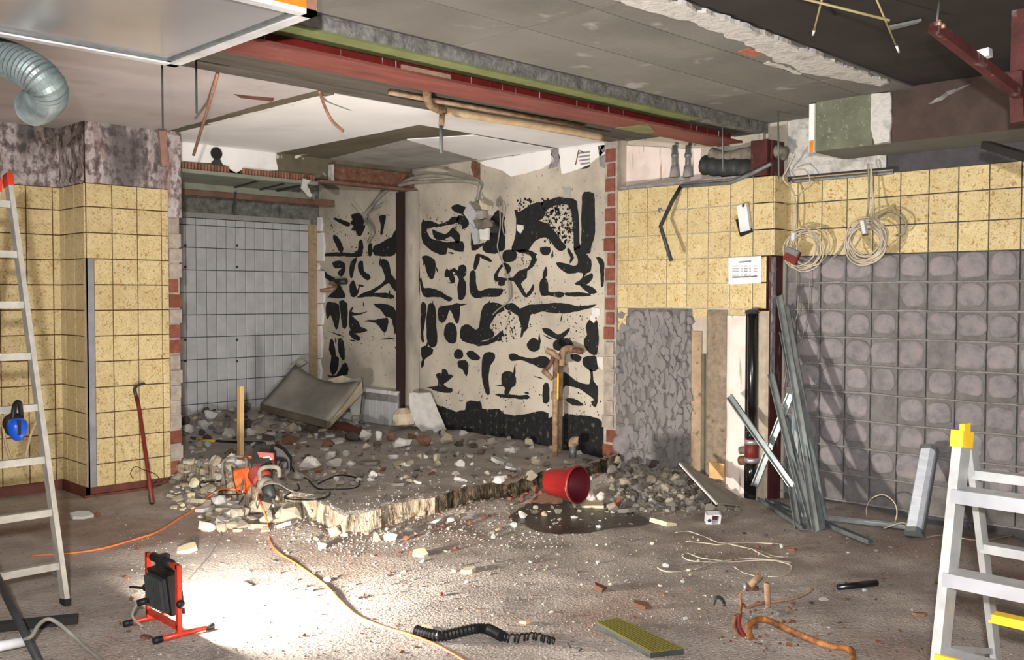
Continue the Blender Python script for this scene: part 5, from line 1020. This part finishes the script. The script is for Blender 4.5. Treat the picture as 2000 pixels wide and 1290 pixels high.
obj('pipe', MB().tube([SB2+Vector((0, 0, -.02)), hit(1119, 868, d=d2)], .032, 12), m_grey, sp2, True); obj('elbow', MB().tube(cat([hit(1119, 872, d=d2), hit(1119, 864, d=d2), hit(1124, 861, d=d2-.02), hit(1131, 862, d=d2-.04)], 4), [.038]*13, 12), m_oldpipe, sp2, True); obj('mouth', MB().lathe([(.03, -.001), (.036, .0), (.036, .004), (.03, .004)], hit(1131.5, 862, d=d2-.045), hit(1140, 863, d=d2-.06)-hit(1125, 862, d=d2-.03), 14), m_dkgrey, sp2, True)
# bucket
bu = thing('red_bucket', 'red plastic bucket lying on its side in the rubble', 'bucket', gp(1105, 975))
b0 = hit(1076, 944, d=6.95); b1 = hit(1122, 942, d=6.72); bx2 = (b1-b0); bx2 = (RT*.74-FW*.67+Vector((0, 0, .02))).normalized(); LB = .26
cB0 = hit(1074, 941, d=6.9); prof = [(.085, 0), (.09, .01), (.122, LB-.02), (.132, LB-.018), (.132, LB), (.122, LB), (.116, LB-.02), (.084, .012), (.002, .012)]
obj('shell', MB().lathe([(.002, 0)]+prof[:6], cB0, bx2, 30, caps=False), m_bucket, bu, True); obj('inside', MB().lathe([(.122, LB-.001), (.115, LB-.03), (.083, .014), (.002, .014)], cB0, bx2, 30, caps=False), m_bucketin, bu, True)
q0 = bx2.orthogonal().normalized(); q1 = bx2.cross(q0); rimc = cB0+bx2*(LB-.012)
obj('handle', MB().tube([rimc+(Vector((0, 0, 1))*math.cos(PI/2+a_)+bx2.cross(Vector((0, 0, 1))).normalized()*math.sin(PI/2+a_))*.135+bx2*(.02*math.sin(a_)) for a_ in [PI*k/16 for k in range(17)]], .003, 6), m_grey, bu)
pw = MB()
for k in range(60):
    r_ = random.Random(k); c = gp(1118+r_.uniform(0, 58), 984-r_.uniform(0, 4)); f_ = 1-abs((k % 30)/15-1)
    c = c+Vector((0, 0, r_.uniform(0, .09)*(1-abs(r_.uniform(-1, 1))*.5))); s_ = r_.uniform(.015, .03)
    pw.lathe([(s_*.4, -s_*.8), (s_, -s_*.2), (s_*.9, s_*.4), (s_*.3, s_*.9)], c, (r_.uniform(-.3, .3), r_.uniform(-.3, .3), 1), 7)
ph = obj('powder_heap', pw, m_powder, None, True); tag(ph, 'crumbly pinkish white powder heap spilled before the red bucket', 'powder', kind='stuff')
tag(obj('cream_block', MB().obox(gp(1148, 990)+Vector((0, 0, .012)), RT*.11, Vector((.07, .07, 0)), (0, 0, .016)), m_ctile, None), 'flat cream tile piece under the powder heap', 'tile fragment')
# ================================================================== floor things near the bottom edge
ob_ = thing('olive_board', 'olive-yellow ribbed board lying on the floor at the bottom', 'board', hit(1250, 1250, h=.0)); q = [hit(x, y, h=.03) for x, y in ((1163, 1217), (1206, 1208), (1335, 1268), (1270, 1276))]
obj('board', MB().prism([p-Vector((0, 0, .026)) for p in q], (0, 0, .026)), m_dkgrey, ob_); obj('top_face', MB().prism(q, (0, 0, .003)), m_board, ob_)
for k in range(9): t = (k+.5)/9; obj('rib', MB().bar(lerp(q[0], q[1], t)+Vector((0, 0, .004)), lerp(q[3], q[2], t)+Vector((0, 0, .004)), .006, .004), m_board, ob_)
# spring hose
HS = cat([gp(x, y)+Vector((0, 0, .026)) for x, y in ((812, 1243), (835, 1250), (860, 1254), (890, 1248), (925, 1240), (950, 1240), (965, 1246), (981, 1255))], 9)
hs = thing('corrugated_hose', 'black corrugated hose piece unravelling into a wire spiral', 'hose', gp(890, 1250))
obj('hose', MB().tube(HS, [.024*(1.08 if i % 2 else .82) for i in range(len(HS))], 12), m_black, hs)
SPW = []; base_ = cat([gp(x, y)+Vector((0, 0, .022)) for x, y in ((981, 1255), (1010, 1256), (1040, 1252), (1064, 1258), (1080, 1262))], 40)
for i, p in enumerate(base_):
    a = i*.52; t = min(1, i/len(base_)); SPW.append(p+Vector((RT.x*.008*math.sin(a*.5), RT.y*.008, math.cos(a)*.02*(1-.3*t)))+(RT*.4+FW*.8)*math.sin(a)*.02)
obj('wire_spiral', MB().tube(SPW, .003, 5), m_black, hs, True); obj('wire_tail', MB().tube(gl([(1080, 1262), (1095, 1268), (1108, 1258), (1112, 1262, .03), (1118, 1268), (1135, 1268), (1130, 1275)], .003), .003, 5), m_dkgrey, hs, True)
# rusty pipes breaking out of the floor
rp = thing('rusty_floor_pipe', 'rusty pipe arching out of the floor and running to the bottom edge', 'pipe', gp(1465, 1245))
obj('pipe', MB().tube(cat([hit(1472, 1255, h=-.02), hit(1462, 1235, h=.04), hit(1466, 1218, h=.06), hit(1485, 1210, h=.06), hit(1505, 1214, h=.055), hit(1540, 1231, h=.045), hit(1580, 1248, h=.03), hit(1620, 1262, h=.02), hit(1650, 1266, h=.018), hit(1664, 1274, h=.016), hit(1665, 1292, h=.016), hit(1660, 1310, h=.016)], 6), .0145, 10), m_rustpipe, rp, True)
rs_ = thing('rusty_pipe_stub', 'upright rusty pipe stub with side branches in the broken floor', 'pipe', gp(1500, 1188)); sd_ = depth(gp(1500, 1188))
obj('stub', MB().tube([hit(1500, 1192, d=sd_), hit(1498, 1140, d=sd_)], .016, 9), m_oldpipe, rs_, True); obj('branch', MB().tube(cat([hit(1450, 1196, d=sd_), hit(1470, 1184, d=sd_), hit(1494, 1178, d=sd_)], 5), .008, 7), m_rust, rs_, True); obj('rod_branch', MB().tube(cat([hit(1506, 1176, d=sd_), hit(1540, 1172, d=sd_+.02), hit(1565, 1164, d=sd_+.05), hit(1588, 1151, d=sd_+.1)], 5), .007, 7), m_oldpipe, rs_, True)
rc = thing('rusty_pipe_cluster', 'bent rusty pipe ends standing up beside the arching pipe', 'pipe', gp(1445, 1240)); cd_ = depth(gp(1450, 1245))
obj('bent_pipe', MB().tube(cat([hit(1436, 1203, d=cd_), hit(1433, 1222, d=cd_), hit(1440, 1240, d=cd_), hit(1456, 1252, d=cd_)], 5), .009, 8), m_rust, rc, True); obj('bent_pipe', MB().tube(cat([hit(1443, 1200, d=cd_), hit(1443, 1225, d=cd_), hit(1455, 1246, d=cd_)], 5), .012, 8), m_crow, rc, True); obj('brass_pin', MB().tube([hit(1447, 1202, d=cd_), hit(1446, 1160, d=cd_)], .005, 7), m_rustpipe, rc, True)
pf = thing('pipe_fitting', 'loose rusty pipe tee lying on the floor behind the pipe stub', 'pipe fitting', gp(1470, 1155)); fd = depth(gp(1470, 1155))
obj('barrel', MB().tube([hit(1452, 1147, d=fd), hit(1480, 1152, d=fd)], .018, 10), m_rust, pf, True); obj('branch', MB().tube([hit(1464, 1146, d=fd), hit(1485, 1125, d=fd+.02)], .02, 10), m_oldpipe, pf, True); obj('ring', MB().tube([hit(1452, 1147, d=fd), hit(1456, 1147.7, d=fd)], .022, 10), m_chrome, pf, True)
tag(obj('pipe_arch', MB().tube(cat([hit(1393, 1182, h=.01), hit(1397, 1170, h=.04), hit(1405, 1167, h=.045), hit(1413, 1175, h=.02), hit(1414, 1183, h=.01)], 5), .008, 8), m_dkgrey, None, True), 'small dark metal arch sticking out of the floor', 'pipe')
tag(obj('clay_pipe_shard', MB().tube([hit(1637, 1148, h=.02), hit(1712, 1139, h=.02)], [.016, .019], 10), m_bpipe, None, True), 'dark glazed pipe shard lying on the floor to the right', 'pipe shard')
# white wires on the floor
ww = thing('white_wire_tangle', 'loose white wires tangled on the floor at centre right', 'wire', gp(1420, 1090))
for pts in ([(1320, 1042), (1345, 1040), (1375, 1050), (1398, 1060), (1415, 1063), (1470, 1062), (1530, 1065)], [(1410, 1062), (1440, 1068), (1490, 1080), (1510, 1088), (1540, 1090)], [(1340, 1060), (1380, 1063), (1405, 1066), (1430, 1062)], [(1415, 1098), (1370, 1092), (1345, 1083), (1332, 1086), (1345, 1096), (1380, 1100), (1420, 1100), (1490, 1096), (1525, 1100), (1545, 1107), (1542, 1120), (1520, 1128), (1500, 1128)], [(1284, 1111), (1300, 1118), (1330, 1118), (1370, 1110), (1400, 1100), (1450, 1094), (1500, 1095), (1545, 1101)], [(1434, 1109), (1450, 1120), (1475, 1127), (1490, 1126)], [(1470, 1075), (1500, 1090), (1525, 1092), (1540, 1085)]):
    obj('wire', MB().tube(gl(pts, .004), .0042, 5), m_cable, ww, True)
# bottom left: black channel, white tube, rusty bar, grey cord
tag(obj('black_channel', MB().extr([(-.03, 0), (.03, 0), (.03, .035), (.022, .035), (.022, .008), (-.022, .008), (-.022, .035), (-.03, .035)], hit(-60, 1238, h=.01), hit(152, 1216, h=.01)), m_black, None), 'black plastic channel lying at the lower left corner', 'channel')
tag(obj('white_tube', MB().tube([hit(-60, 1275, h=.06), hit(56, 1252, h=.06)], .022, 12), m_frame, None, True), 'white tube end resting on the floor at the lower left corner', 'tube')
a, b = hit(-30, 1080, h=.3), hit(84, 1310, h=.01); tag(obj('rusty_bar', MB().tube([a, b], .018, 8), m_dkgrey, None, True), 'dark rusty bar slanting across the lower left corner', 'bar')
tag(obj('grey_hose', MB().tube(cat([hit(x, y, h=z_) for x, y, z_ in ((48, 1250, .08), (62, 1243, .10), (75, 1222, .13), (92, 1210, .14), (110, 1216, .12), (140, 1240, .05), (170, 1268, .012), (200, 1292, .012), (225, 1315, .012))], 6), .009, 8), m_gcable, None, True), 'grey cord arching over the black channel at lower left', 'cord')
# leaning thin panel, socket box, loose tile
lp = thing('thin_panel', 'thin grey-brown panel with a pale edge propped on the mortar heap', 'panel', gp(1400, 985)); q = [hit(1327, 906, d=7.3), hit(1335, 905, d=7.35), hit(1440, 970, d=7.35), hit(1450, 990, d=7.0), hit(1400, 985, d=6.8)]
obj('panel', MB().prism(q, Vector((.01, .01, .008))), m_sheet, lp); obj('pale_edge', MB().bar(q[0]+Vector((-.004, -.004, 0)), q[4]+Vector((-.004, -.004, 0)), .012, .012), m_plw, lp)
q = gp(1392, 1025); sx = thing('socket_box', 'white square socket box with round knockouts on the floor', 'socket box', q)
fx, fy, fz = RT*.05, Vector((.05, .05, .02)), Vector((-.012, -.012, .04))
cq = q+Vector((0, 0, .045))
for a_, b_, c_ in ((fx*.1, fz, fx*-.9), (fx*.1, fz, fx*.9), (fx, fz*.12, fz*.88), (fx, fz*.12, fz*-.88)): obj('side', MB().obox(cq+c_, a_, b_, fy*.4), m_frame, sx)
obj('back', MB().obox(cq+fy*.45, fx, fz, fy*.06), m_base, sx); obj('front_flange', MB().obox(cq-fy*.42-fx*.62, fx*.38, fz, fy*.05), m_frame, sx); obj('knockout', MB().lathe([(.012, 0), (.013, .003), (.004, .004)], cq-fy*.48-fx*.6, -fy, 12), m_dkgrey, sx)
a = hit(1400, 934, u=6.38); tag(obj('loose_tile', MB().obox(a+Vector((0, 0, .055)), (.006, 0, .0), (0, .065, 0), (0, 0, .062)), mat('peach_tile', (222, 176, 120), 12, rough=.5), None), 'square peach tile leaning upright against the brown render', 'tile')
# puddle
pd = MB(); ctrp = []
for k in range(40):
    a = 2*PI*k/40; r_ = 1+.22*noise.noise(Vector((math.cos(a)*1.5, math.sin(a)*1.5, 2)))+.1*noise.noise(Vector((math.cos(a)*5, math.sin(a)*5, 3)))
    ctrp.append((1130+132*math.cos(a)*r_, 1012+30*math.sin(a)*r_))
cc = gp(1130, 1010); pd.v = [cc+Vector((0, 0, .006))]
for f_ in (.33, .66, 1):
    for x, y in ctrp: p = gp(1130+(x-1130)*f_, 1010+(y-1010)*f_); p = hit(1130+(x-1130)*f_, 1010+(y-1010)*f_, h=.0); p.z = relief(p.x, p.y)+.006; pd.v.append(p)
for j in range(40): pd.f.append((0, 1+j, 1+(j+1) % 40))
for r in range(2):
    for j in range(40): pd.f.append((1+r*40+j, 1+(r+1)*40+j, 1+(r+1)*40+(j+1) % 40, 1+r*40+(j+1) % 40))
tag(obj('wet_patch', pd, m_wet, None, True), 'dark wet patch of dirt on the floor in front of the red bucket', 'puddle', kind='stuff')
# ================================================================== RUBBLE
def hull_mesh(seed, flat):
    r_ = random.Random(seed); bm = bmesh.new()
    for _ in range(14):
        v = Vector((r_.gauss(0, 1), r_.gauss(0, 1), r_.gauss(0, 1))).normalized()*r_.uniform(.75, 1); bm.verts.new((v.x, v.y, v.z*flat))
    bmesh.ops.convex_hull(bm, input=bm.verts); bmesh.ops.delete(bm, geom=[v for v in bm.verts if not v.link_faces], context='VERTS')
    me = bpy.data.meshes.new('chunk'); bm.to_mesh(me); bm.free(); return me
def shard_mesh(seed):
    r_ = random.Random(seed); n = r_.choice((4, 5, 6)); mb = MB(); pts = []
    for j in range(n): a = 2*PI*(j+r_.uniform(-.25, .25))/n; rr = r_.uniform(.7, 1.05); pts.append(Vector((math.cos(a)*rr, math.sin(a)*rr, -.5)))
    mb.prism(pts, (0, 0, 1)); me = bpy.data.meshes.new('shard'); me.from_pydata(mb.v, [], mb.f); me.update(); return me
RM = {}
def rock(kind, k, m_):
    key = (kind, k, m_.name)
    if key not in RM:
        me = hull_mesh(k*7+1, 1) if kind == 'rock' else shard_mesh(k*5+2); me.materials.append(m_); RM[key] = me
    return RM[key]
def piece(name, label, catg, x, y, wpx, hpx, m_, kind='rock', group=None, rz=None, tilt=.25, seed=None, th=None):
    r_ = random.Random(seed if seed is not None else int(x*7+y*13)); p = gp(x, y); z = depth(p)/FPX; wd, ht = wpx*z, hpx*z
    o = bpy.data.objects.new(name, rock(kind, r_.randrange(9), m_)); COL.objects.link(o)
    o.rotation_euler = (r_.uniform(-tilt, tilt), r_.uniform(-tilt, tilt), r_.uniform(0, 6.28) if rz is None else rz)
    if kind == 'rock': o.scale = (wd*.52, wd*r_.uniform(.36, .5), ht*.55); o.location = p+Vector((0, 0, ht*.36))
    else: t_ = th or max(.008, min(.03, wd*.18)); o.scale = (wd*.5, wd*r_.uniform(.32, .5), t_); o.location = p+Vector((0, 0, t_*.45+abs(math.sin(tilt))*wd*.1))
    return tag(o, label, catg, group)
N_ = [
 ('plaster_lump', 'brightest white plaster lump on the floor before the broken slab edge', 762, 1058, 32, 24, m_plw, 'rock'), ('plaster_stone', 'cream stone touching the left of the bright white lump', 736, 1058, 24, 22, m_plc, 'rock'),
 ('tile_block', 'yellowish broken block standing below the lit slab edge', 652, 1050, 32, 24, m_ctile, 'rock'), ('tile_block', 'small cream block in front of the lit slab edge', 627, 1073, 32, 16, m_ctile, 'rock'),
 ('plaster_block', 'large white plaster block behind the hammer handle', 602, 918, 54, 32, m_plw, 'rock'), ('plaster_strip', 'white plaster strip right of the large white block', 656, 910, 42, 12, m_plw, 'shard'),
 ('plaster_lump', 'small white lump alone in the middle of the alcove rubble', 676, 892, 18, 14, m_plw, 'rock'), ('plaster_piece', 'white jagged plaster piece left of the dark-edged one', 714, 862, 32, 28, m_plw, 'rock'), ('plaster_piece', 'white plaster piece with a dark side in the alcove', 738, 866, 22, 30, m_plw, 'rock'),
 ('brick_block', 'tan brick block beside the white plaster pieces', 764, 862, 26, 22, m_brkd, 'rock'), ('brick_block', 'brown brick lump near the foot of the white wedge', 828, 870, 42, 26, m_brkd, 'rock'), ('plaster_chunk', 'grey-white chunk in front of the tan brick', 785, 876, 44, 24, m_plw, 'rock'),
 ('plaster_chunk', 'grey plaster chunk touching the black bitumen foot', 872, 866, 30, 26, m_plc, 'rock'),
 ('plaster_block', 'two-tone cream block left of the pine batten', 422, 912, 32, 24, m_plc, 'rock'), ('plaster_lump', 'white jagged lump right behind the cable reel', 452, 912, 30, 30, m_plw, 'rock'), ('plaster_strip', 'white strip against the brick edge of the pillar', 368, 905, 36, 20, m_plw, 'shard'),
 ('plaster_chunk', 'white chunk beside the pillar below the grey tiles', 396, 838, 30, 24, m_plw, 'rock'), ('plaster_chunk', 'white plaster chunk left of the batten above the black pipe', 446, 852, 34, 22, m_plw, 'rock'), ('plaster_chunk', 'white plaster chunk right of the batten', 488, 852, 26, 20, m_plw, 'rock'),
 ('plaster_chunk', 'pale crumbly chunk below the buckled panel', 570, 845, 40, 24, m_plc, 'rock'), ('brick_block', 'reddish brick lump under the buckled panel', 565, 868, 46, 22, m_brkd, 'rock'), ('brick_block', 'dusty red brick block in the middle of the alcove', 640, 878, 40, 28, m_brkd, 'rock'),
 ('brick_block', 'long dusty brick half buried behind the white pieces', 690, 862, 50, 24, m_dstone, 'rock'),
 ('tile_shard', 'cream tile shard lying flat in the alcove', 803, 905, 26, 18, m_ctile, 'shard'), ('tile_shard', 'long thin tile shard next to the cream shard', 780, 910, 34, 12, m_ctile, 'shard'), ('mortar_slab', 'olive-grey flat slab piece in the alcove', 723, 908, 48, 14, m_stone, 'shard'),
 ('plaster_shard', 'long white shard at the foot of the bitumen wall', 1002, 882, 34, 20, m_plw, 'shard'), ('plaster_shard', 'flat white shard left of the red bucket', 977, 937, 36, 12, m_plw, 'shard'), ('plaster_shard', 'crumpled white shard near the standpipe foot', 975, 905, 40, 12, m_plw, 'shard'),
 ('tile_fragment', 'white square tile fragment at the left end of the wet patch', 1020, 1014, 24, 22, m_plw, 'rock'), ('board_scrap', 'torn cream board scrap right of the wet patch', 1296, 1026, 56, 16, m_ctile, 'shard'), ('mortar_slab', 'flat mortar slab behind the cream board scrap', 1222, 1002, 52, 16, m_stone, 'shard'),
 ('plaster_shard', 'white triangular shard in the mortar heap', 1274, 986, 20, 16, m_plw, 'rock'), ('tile_fragment', 'whitish square tile piece at the top of the mortar heap', 1216, 932, 28, 18, m_plw, 'shard'),
 ('clay_tile', 'brown clay slab under the red bucket', 1072, 982, 82, 26, m_brkd, 'shard'), ('brick_block', 'orange-brown brick left of the red bucket', 1046, 964, 34, 20, m_brkd, 'rock'), ('brick_chip', 'upright rusty brick chip right of the powder heap', 1208, 992, 12, 30, m_brk, 'rock'),
 ('clay_shard', 'orange-edged clay shard above the olive board', 1254, 1187, 44, 12, m_brkd, 'shard'), ('clay_shard', 'thin dusty clay shard left of the orange-edged one', 1172, 1154, 52, 10, m_brkd, 'shard'), ('wood_chip', 'pale splintered wood chip on the floor before the hose', 1026, 1219, 28, 10, m_wood, 'shard'),
 ('tile_shard', 'cream tile shard lying in the middle of the floor', 916, 1119, 40, 12, m_ctile, 'shard'), ('tile_shard', 'cream shard with a long shadow left of the floor middle', 820, 1086, 44, 10, m_ctile, 'shard'), ('tile_shard', 'cream shard half under the orange cord', 832, 1232, 40, 10, m_ctile, 'shard'),
 ('plaster_shard', 'long white pointed shard on the floor right of the ladder', 158, 1012, 48, 14, m_plw, 'shard'), ('brick_chip', 'small dark red hollow brick chip beside the pointed white shard', 190, 1010, 16, 12, m_brk, 'rock'), ('tile_shard', 'debris piece behind the work light', 366, 1077, 46, 12, m_ctile, 'shard'),
 ('brick_chip', 'orange brick chip left of the work light handle', 246, 1131, 14, 9, m_brk, 'rock'), ('brick_chip', 'orange brick chip beside the work light upright', 256, 1174, 14, 10, m_brk, 'rock'), ('rust_flake', 'rusty flake lying at the foot of the work light', 285, 1248, 28, 10, m_rust, 'shard'),
 ('plaster_bit', 'white plastic bit inside the white wire loop', 1300, 1110, 18, 12, m_plw, 'rock'), ('brick_chip', 'orange brick chip by the end of the white wires', 1548, 1077, 26, 8, m_brk, 'shard'), ('wood_block', 'brown wood block lying on the floor near the step ladder', 1795, 1204, 32, 14, m_woodd, 'shard'),
 ('mortar_slab', 'grey shard with an orange edge beside the rusty pipes', 1526, 1200, 32, 14, m_stone, 'shard'), ('plaster_shard', 'white shard on the floor right of the rusty pipes', 1608, 1174, 20, 10, m_plw, 'shard'),
 ('concrete_lump', 'blinding white rounded lump in front of the work light', 470, 1152, 56, 22, m_plc, 'rock'), ('plastic_scrap', 'tiny yellow-green plastic scrap near the step ladder foot', 1828, 1143, 8, 14, m_board, 'rock'), ('plaster_bit', 'white bit lying on the orange cord', 692, 1172, 20, 12, m_plw, 'rock'), ('plaster_bit', 'squarish white bit above the orange cord', 640, 1136, 22, 14, m_plw, 'shard'),
 ('plaster_lump', 'white lumps gathered right of the lit slab edge', 852, 1024, 42, 14, m_plw, 'rock'), ('plaster_lump', 'white lump next to the gathered lumps on the slab edge', 880, 1020, 26, 14, m_plw, 'rock'), ('metal_bracket', 'small grey metal plate at the pillar foot beside the crowbar', 330, 972, 30, 12, m_grey, 'shard'),
]
for k, (nm, lb, x, y, wd, ht, m_, kd) in enumerate(N_): piece(nm, lb, 'rubble' if 'wood' not in nm and 'metal' not in nm else nm.split('_')[0], x, y, wd, ht, m_, kd, seed=k+50)
Z_ = [  # name, label, group, pixel box, count, size range px, materials, kinds
 ('mortar_stone', 'stone in the heap below the hacked wall', 'stones of the mortar heap', (1195, 1440, 905, 1000), 290, (12, 30), (m_stone, m_stone, m_plc, m_stone, m_dstone), ('rock',)),
 ('plaster_plate', 'broken plaster plate in front of the hammer and reel', 'plaster plates before the slab', (385, 570, 985, 1040), 60, (16, 60), (m_plc, m_plc, m_plw), ('shard', 'shard', 'rock')),
 ('screed_fragment', 'screed fragment below the lit slab edge', 'fragments below the slab edge', (570, 1010, 1000, 1060), 90, (6, 20), (m_plc, m_stone, m_plw, m_brk), ('rock', 'shard')),
 ('plaster_fragment', 'fragment in the heap along the grey tiles', 'plaster fragments along the grey tiles', (355, 720, 800, 860), 150, (10, 36), (m_plw, m_stone, m_plc, m_dstone), ('rock', 'shard')),
 ('rubble_stone', 'rubble bit on the alcove slab', 'rubble stones on the alcove slab', (365, 1180, 845, 950), 290, (7, 32), (m_dstone, m_stone, m_plc, m_brkd, m_plw, m_stone, m_plw), ('rock', 'shard')),
 ('tile_piece', 'debris piece in the debris at the pillar foot', 'tile debris at the pillar', (335, 470, 900, 1000), 85, (10, 34), (m_ctile, m_plc, m_plw, m_stone), ('shard', 'rock')),
 ('brick_piece', 'brick piece left of the red bucket', 'brick pieces by the bucket', (990, 1062, 930, 985), 22, (8, 22), (m_brkd, m_brk), ('rock', 'shard')),
 ('wet_stone', 'stone scattered on the wet patch', 'stones on the wet patch', (1020, 1240, 995, 1035), 30, (6, 20), (m_plc, m_stone, m_plw), ('rock', 'shard')),
 ('floor_pebble', 'crumb on the open floor', 'crumbs on the open floor', (300, 1400, 1050, 1220), 190, (4, 13), (m_plc, m_plw, m_stone, m_ctile), ('rock', 'shard')),
 ('brick_crumb', 'brick crumb on the open floor', 'orange crumbs on the floor', (150, 1800, 1060, 1280), 60, (5, 15), (m_brk,), ('rock', 'shard')),
 ('dark_crumb', 'crumb on the floor at the right', 'grey crumbs at the right', (1400, 1830, 1030, 1280), 70, (5, 13), (m_stone, m_plw, m_dstone), ('rock', 'shard')),
 ('rust_debris', 'debris bit around the rusty pipes', 'debris around the rusty pipes', (1405, 1560, 1170, 1275), 40, (6, 20), (m_brk, m_rust, m_stone, m_brkd), ('shard', 'rock')),
]
QUAL = {'white_plaster_bit': 'white', 'cream_plaster_bit': 'cream', 'mortar_stone': 'grey', 'dark_stone': 'dark grey', 'brick_bit': 'orange', 'dusty_brick_bit': 'dusty brown', 'cream_tile_bit': 'pale yellow', 'rust': 'rusty'}
rz_ = random.Random(99); PLACED = []
for nm, lb, grp, (x0, x1, y0, y1), n, (s0, s1), ms, ks in Z_:
    for k in range(n):
        t = rz_.random()**1.7; s_ = s0+(s1-s0)*t; x, y = rz_.uniform(x0, x1), rz_.uniform(y0, y1)
        if nm == 'mortar_stone':
            x = max(x0, min(x1, rz_.gauss(1300, 60)))
        p = gp(x, y); rad = s_*.5*depth(p)/FPX
        for _t in range(8):
            if all((p.x-a)**2+(p.y-b)**2 > ((rad+c)*.72)**2 for a, b, c in PLACED): break
            x, y = (max(x0, min(x1, rz_.gauss(1300, 62))) if nm == 'mortar_stone' else rz_.uniform(x0, x1)), rz_.uniform(y0, y1); p = gp(x, y)
        PLACED.append((p.x, p.y, rad))
        if p.x > 6.45 or p.y > 9.7 or (p.y > VP-.1 and p.x < 3.75): continue
        mm, kk = rz_.choice(ms), rz_.choice(ks)
        piece(nm, QUAL[mm.name]+(' flat ' if kk == 'shard' else ' lumpy ')+lb, 'rubble', x, y, s_, s_*rz_.uniform(.5, .85), mm, kk, grp, seed=rz_.randrange(10**6), tilt=.35)
# grit too small to count
gr = {}
def grit(n, x0, x1, y0, y1, s0, s1, key):
    mb = gr.setdefault(key, MB())
    for _ in range(n):
        x, y = rz_.uniform(x0, x1), rz_.uniform(y0, y1); p = hit(x, y, h=.0)
        if p.x > 6.42 or p.y > 8 or (p.x < 3.7 and p.y > VP-.08): continue
        if slab_in(p.x, p.y): p = hit(x, y, h=SL); 
        p.z = ground(p.x, p.y); s = rz_.uniform(s0, s1)*rz_.uniform(.5, 1); a = rz_.random()*6
        vs = [p+Vector((math.cos(a+i*2.09)*s, math.sin(a+i*2.09)*s*.8, -.002)) for i in range(3)]
        vs += [p+Vector((math.cos(a+.6+i*2.09)*s*.6, math.sin(a+.6+i*2.09)*s*.6, s*rz_.uniform(.5, .9))) for i in range(3)]
        mb.add(vs, [(3, 4, 5), (0, 1, 3), (1, 4, 3), (1, 2, 4), (2, 5, 4), (2, 0, 5), (0, 3, 5)])
grit(1500, 250, 1500, 1040, 1290, .003, .009, 'pale'); grit(900, 0, 2000, 960, 1290, .002, .007, 'pale'); grit(1000, 360, 1250, 870, 1000, .004, .016, 'pale'); grit(900, 500, 1100, 990, 1070, .004, .013, 'pale')
grit(1500, 100, 1900, 960, 1290, .003, .009, 'dark'); grit(900, 360, 1250, 840, 1000, .006, .02, 'dark'); grit(1400, 1190, 1440, 915, 1000, .008, .022, 'pale'); grit(260, 200, 1800, 1000, 1290, .004, .009, 'red'); grit(900, 1190, 1450, 920, 1010, .006, .018, 'dark')
allg = MB(); mi = []
for k, key in enumerate(('pale', 'dark', 'red')): allg.add(gr[key].v, gr[key].f); mi += [k]*len(gr[key].f)
o = obj('floor_grit', allg, None, None, base=(4, 4, 0))
for m_ in (m_stone, m_dstone, m_brk): o.data.materials.append(m_)
for p, k in zip(o.data.polygons, mi): p.material_index = k
tag(o, 'fine pale, dark and red grit strewn over floor and slab', 'grit', kind='stuff')
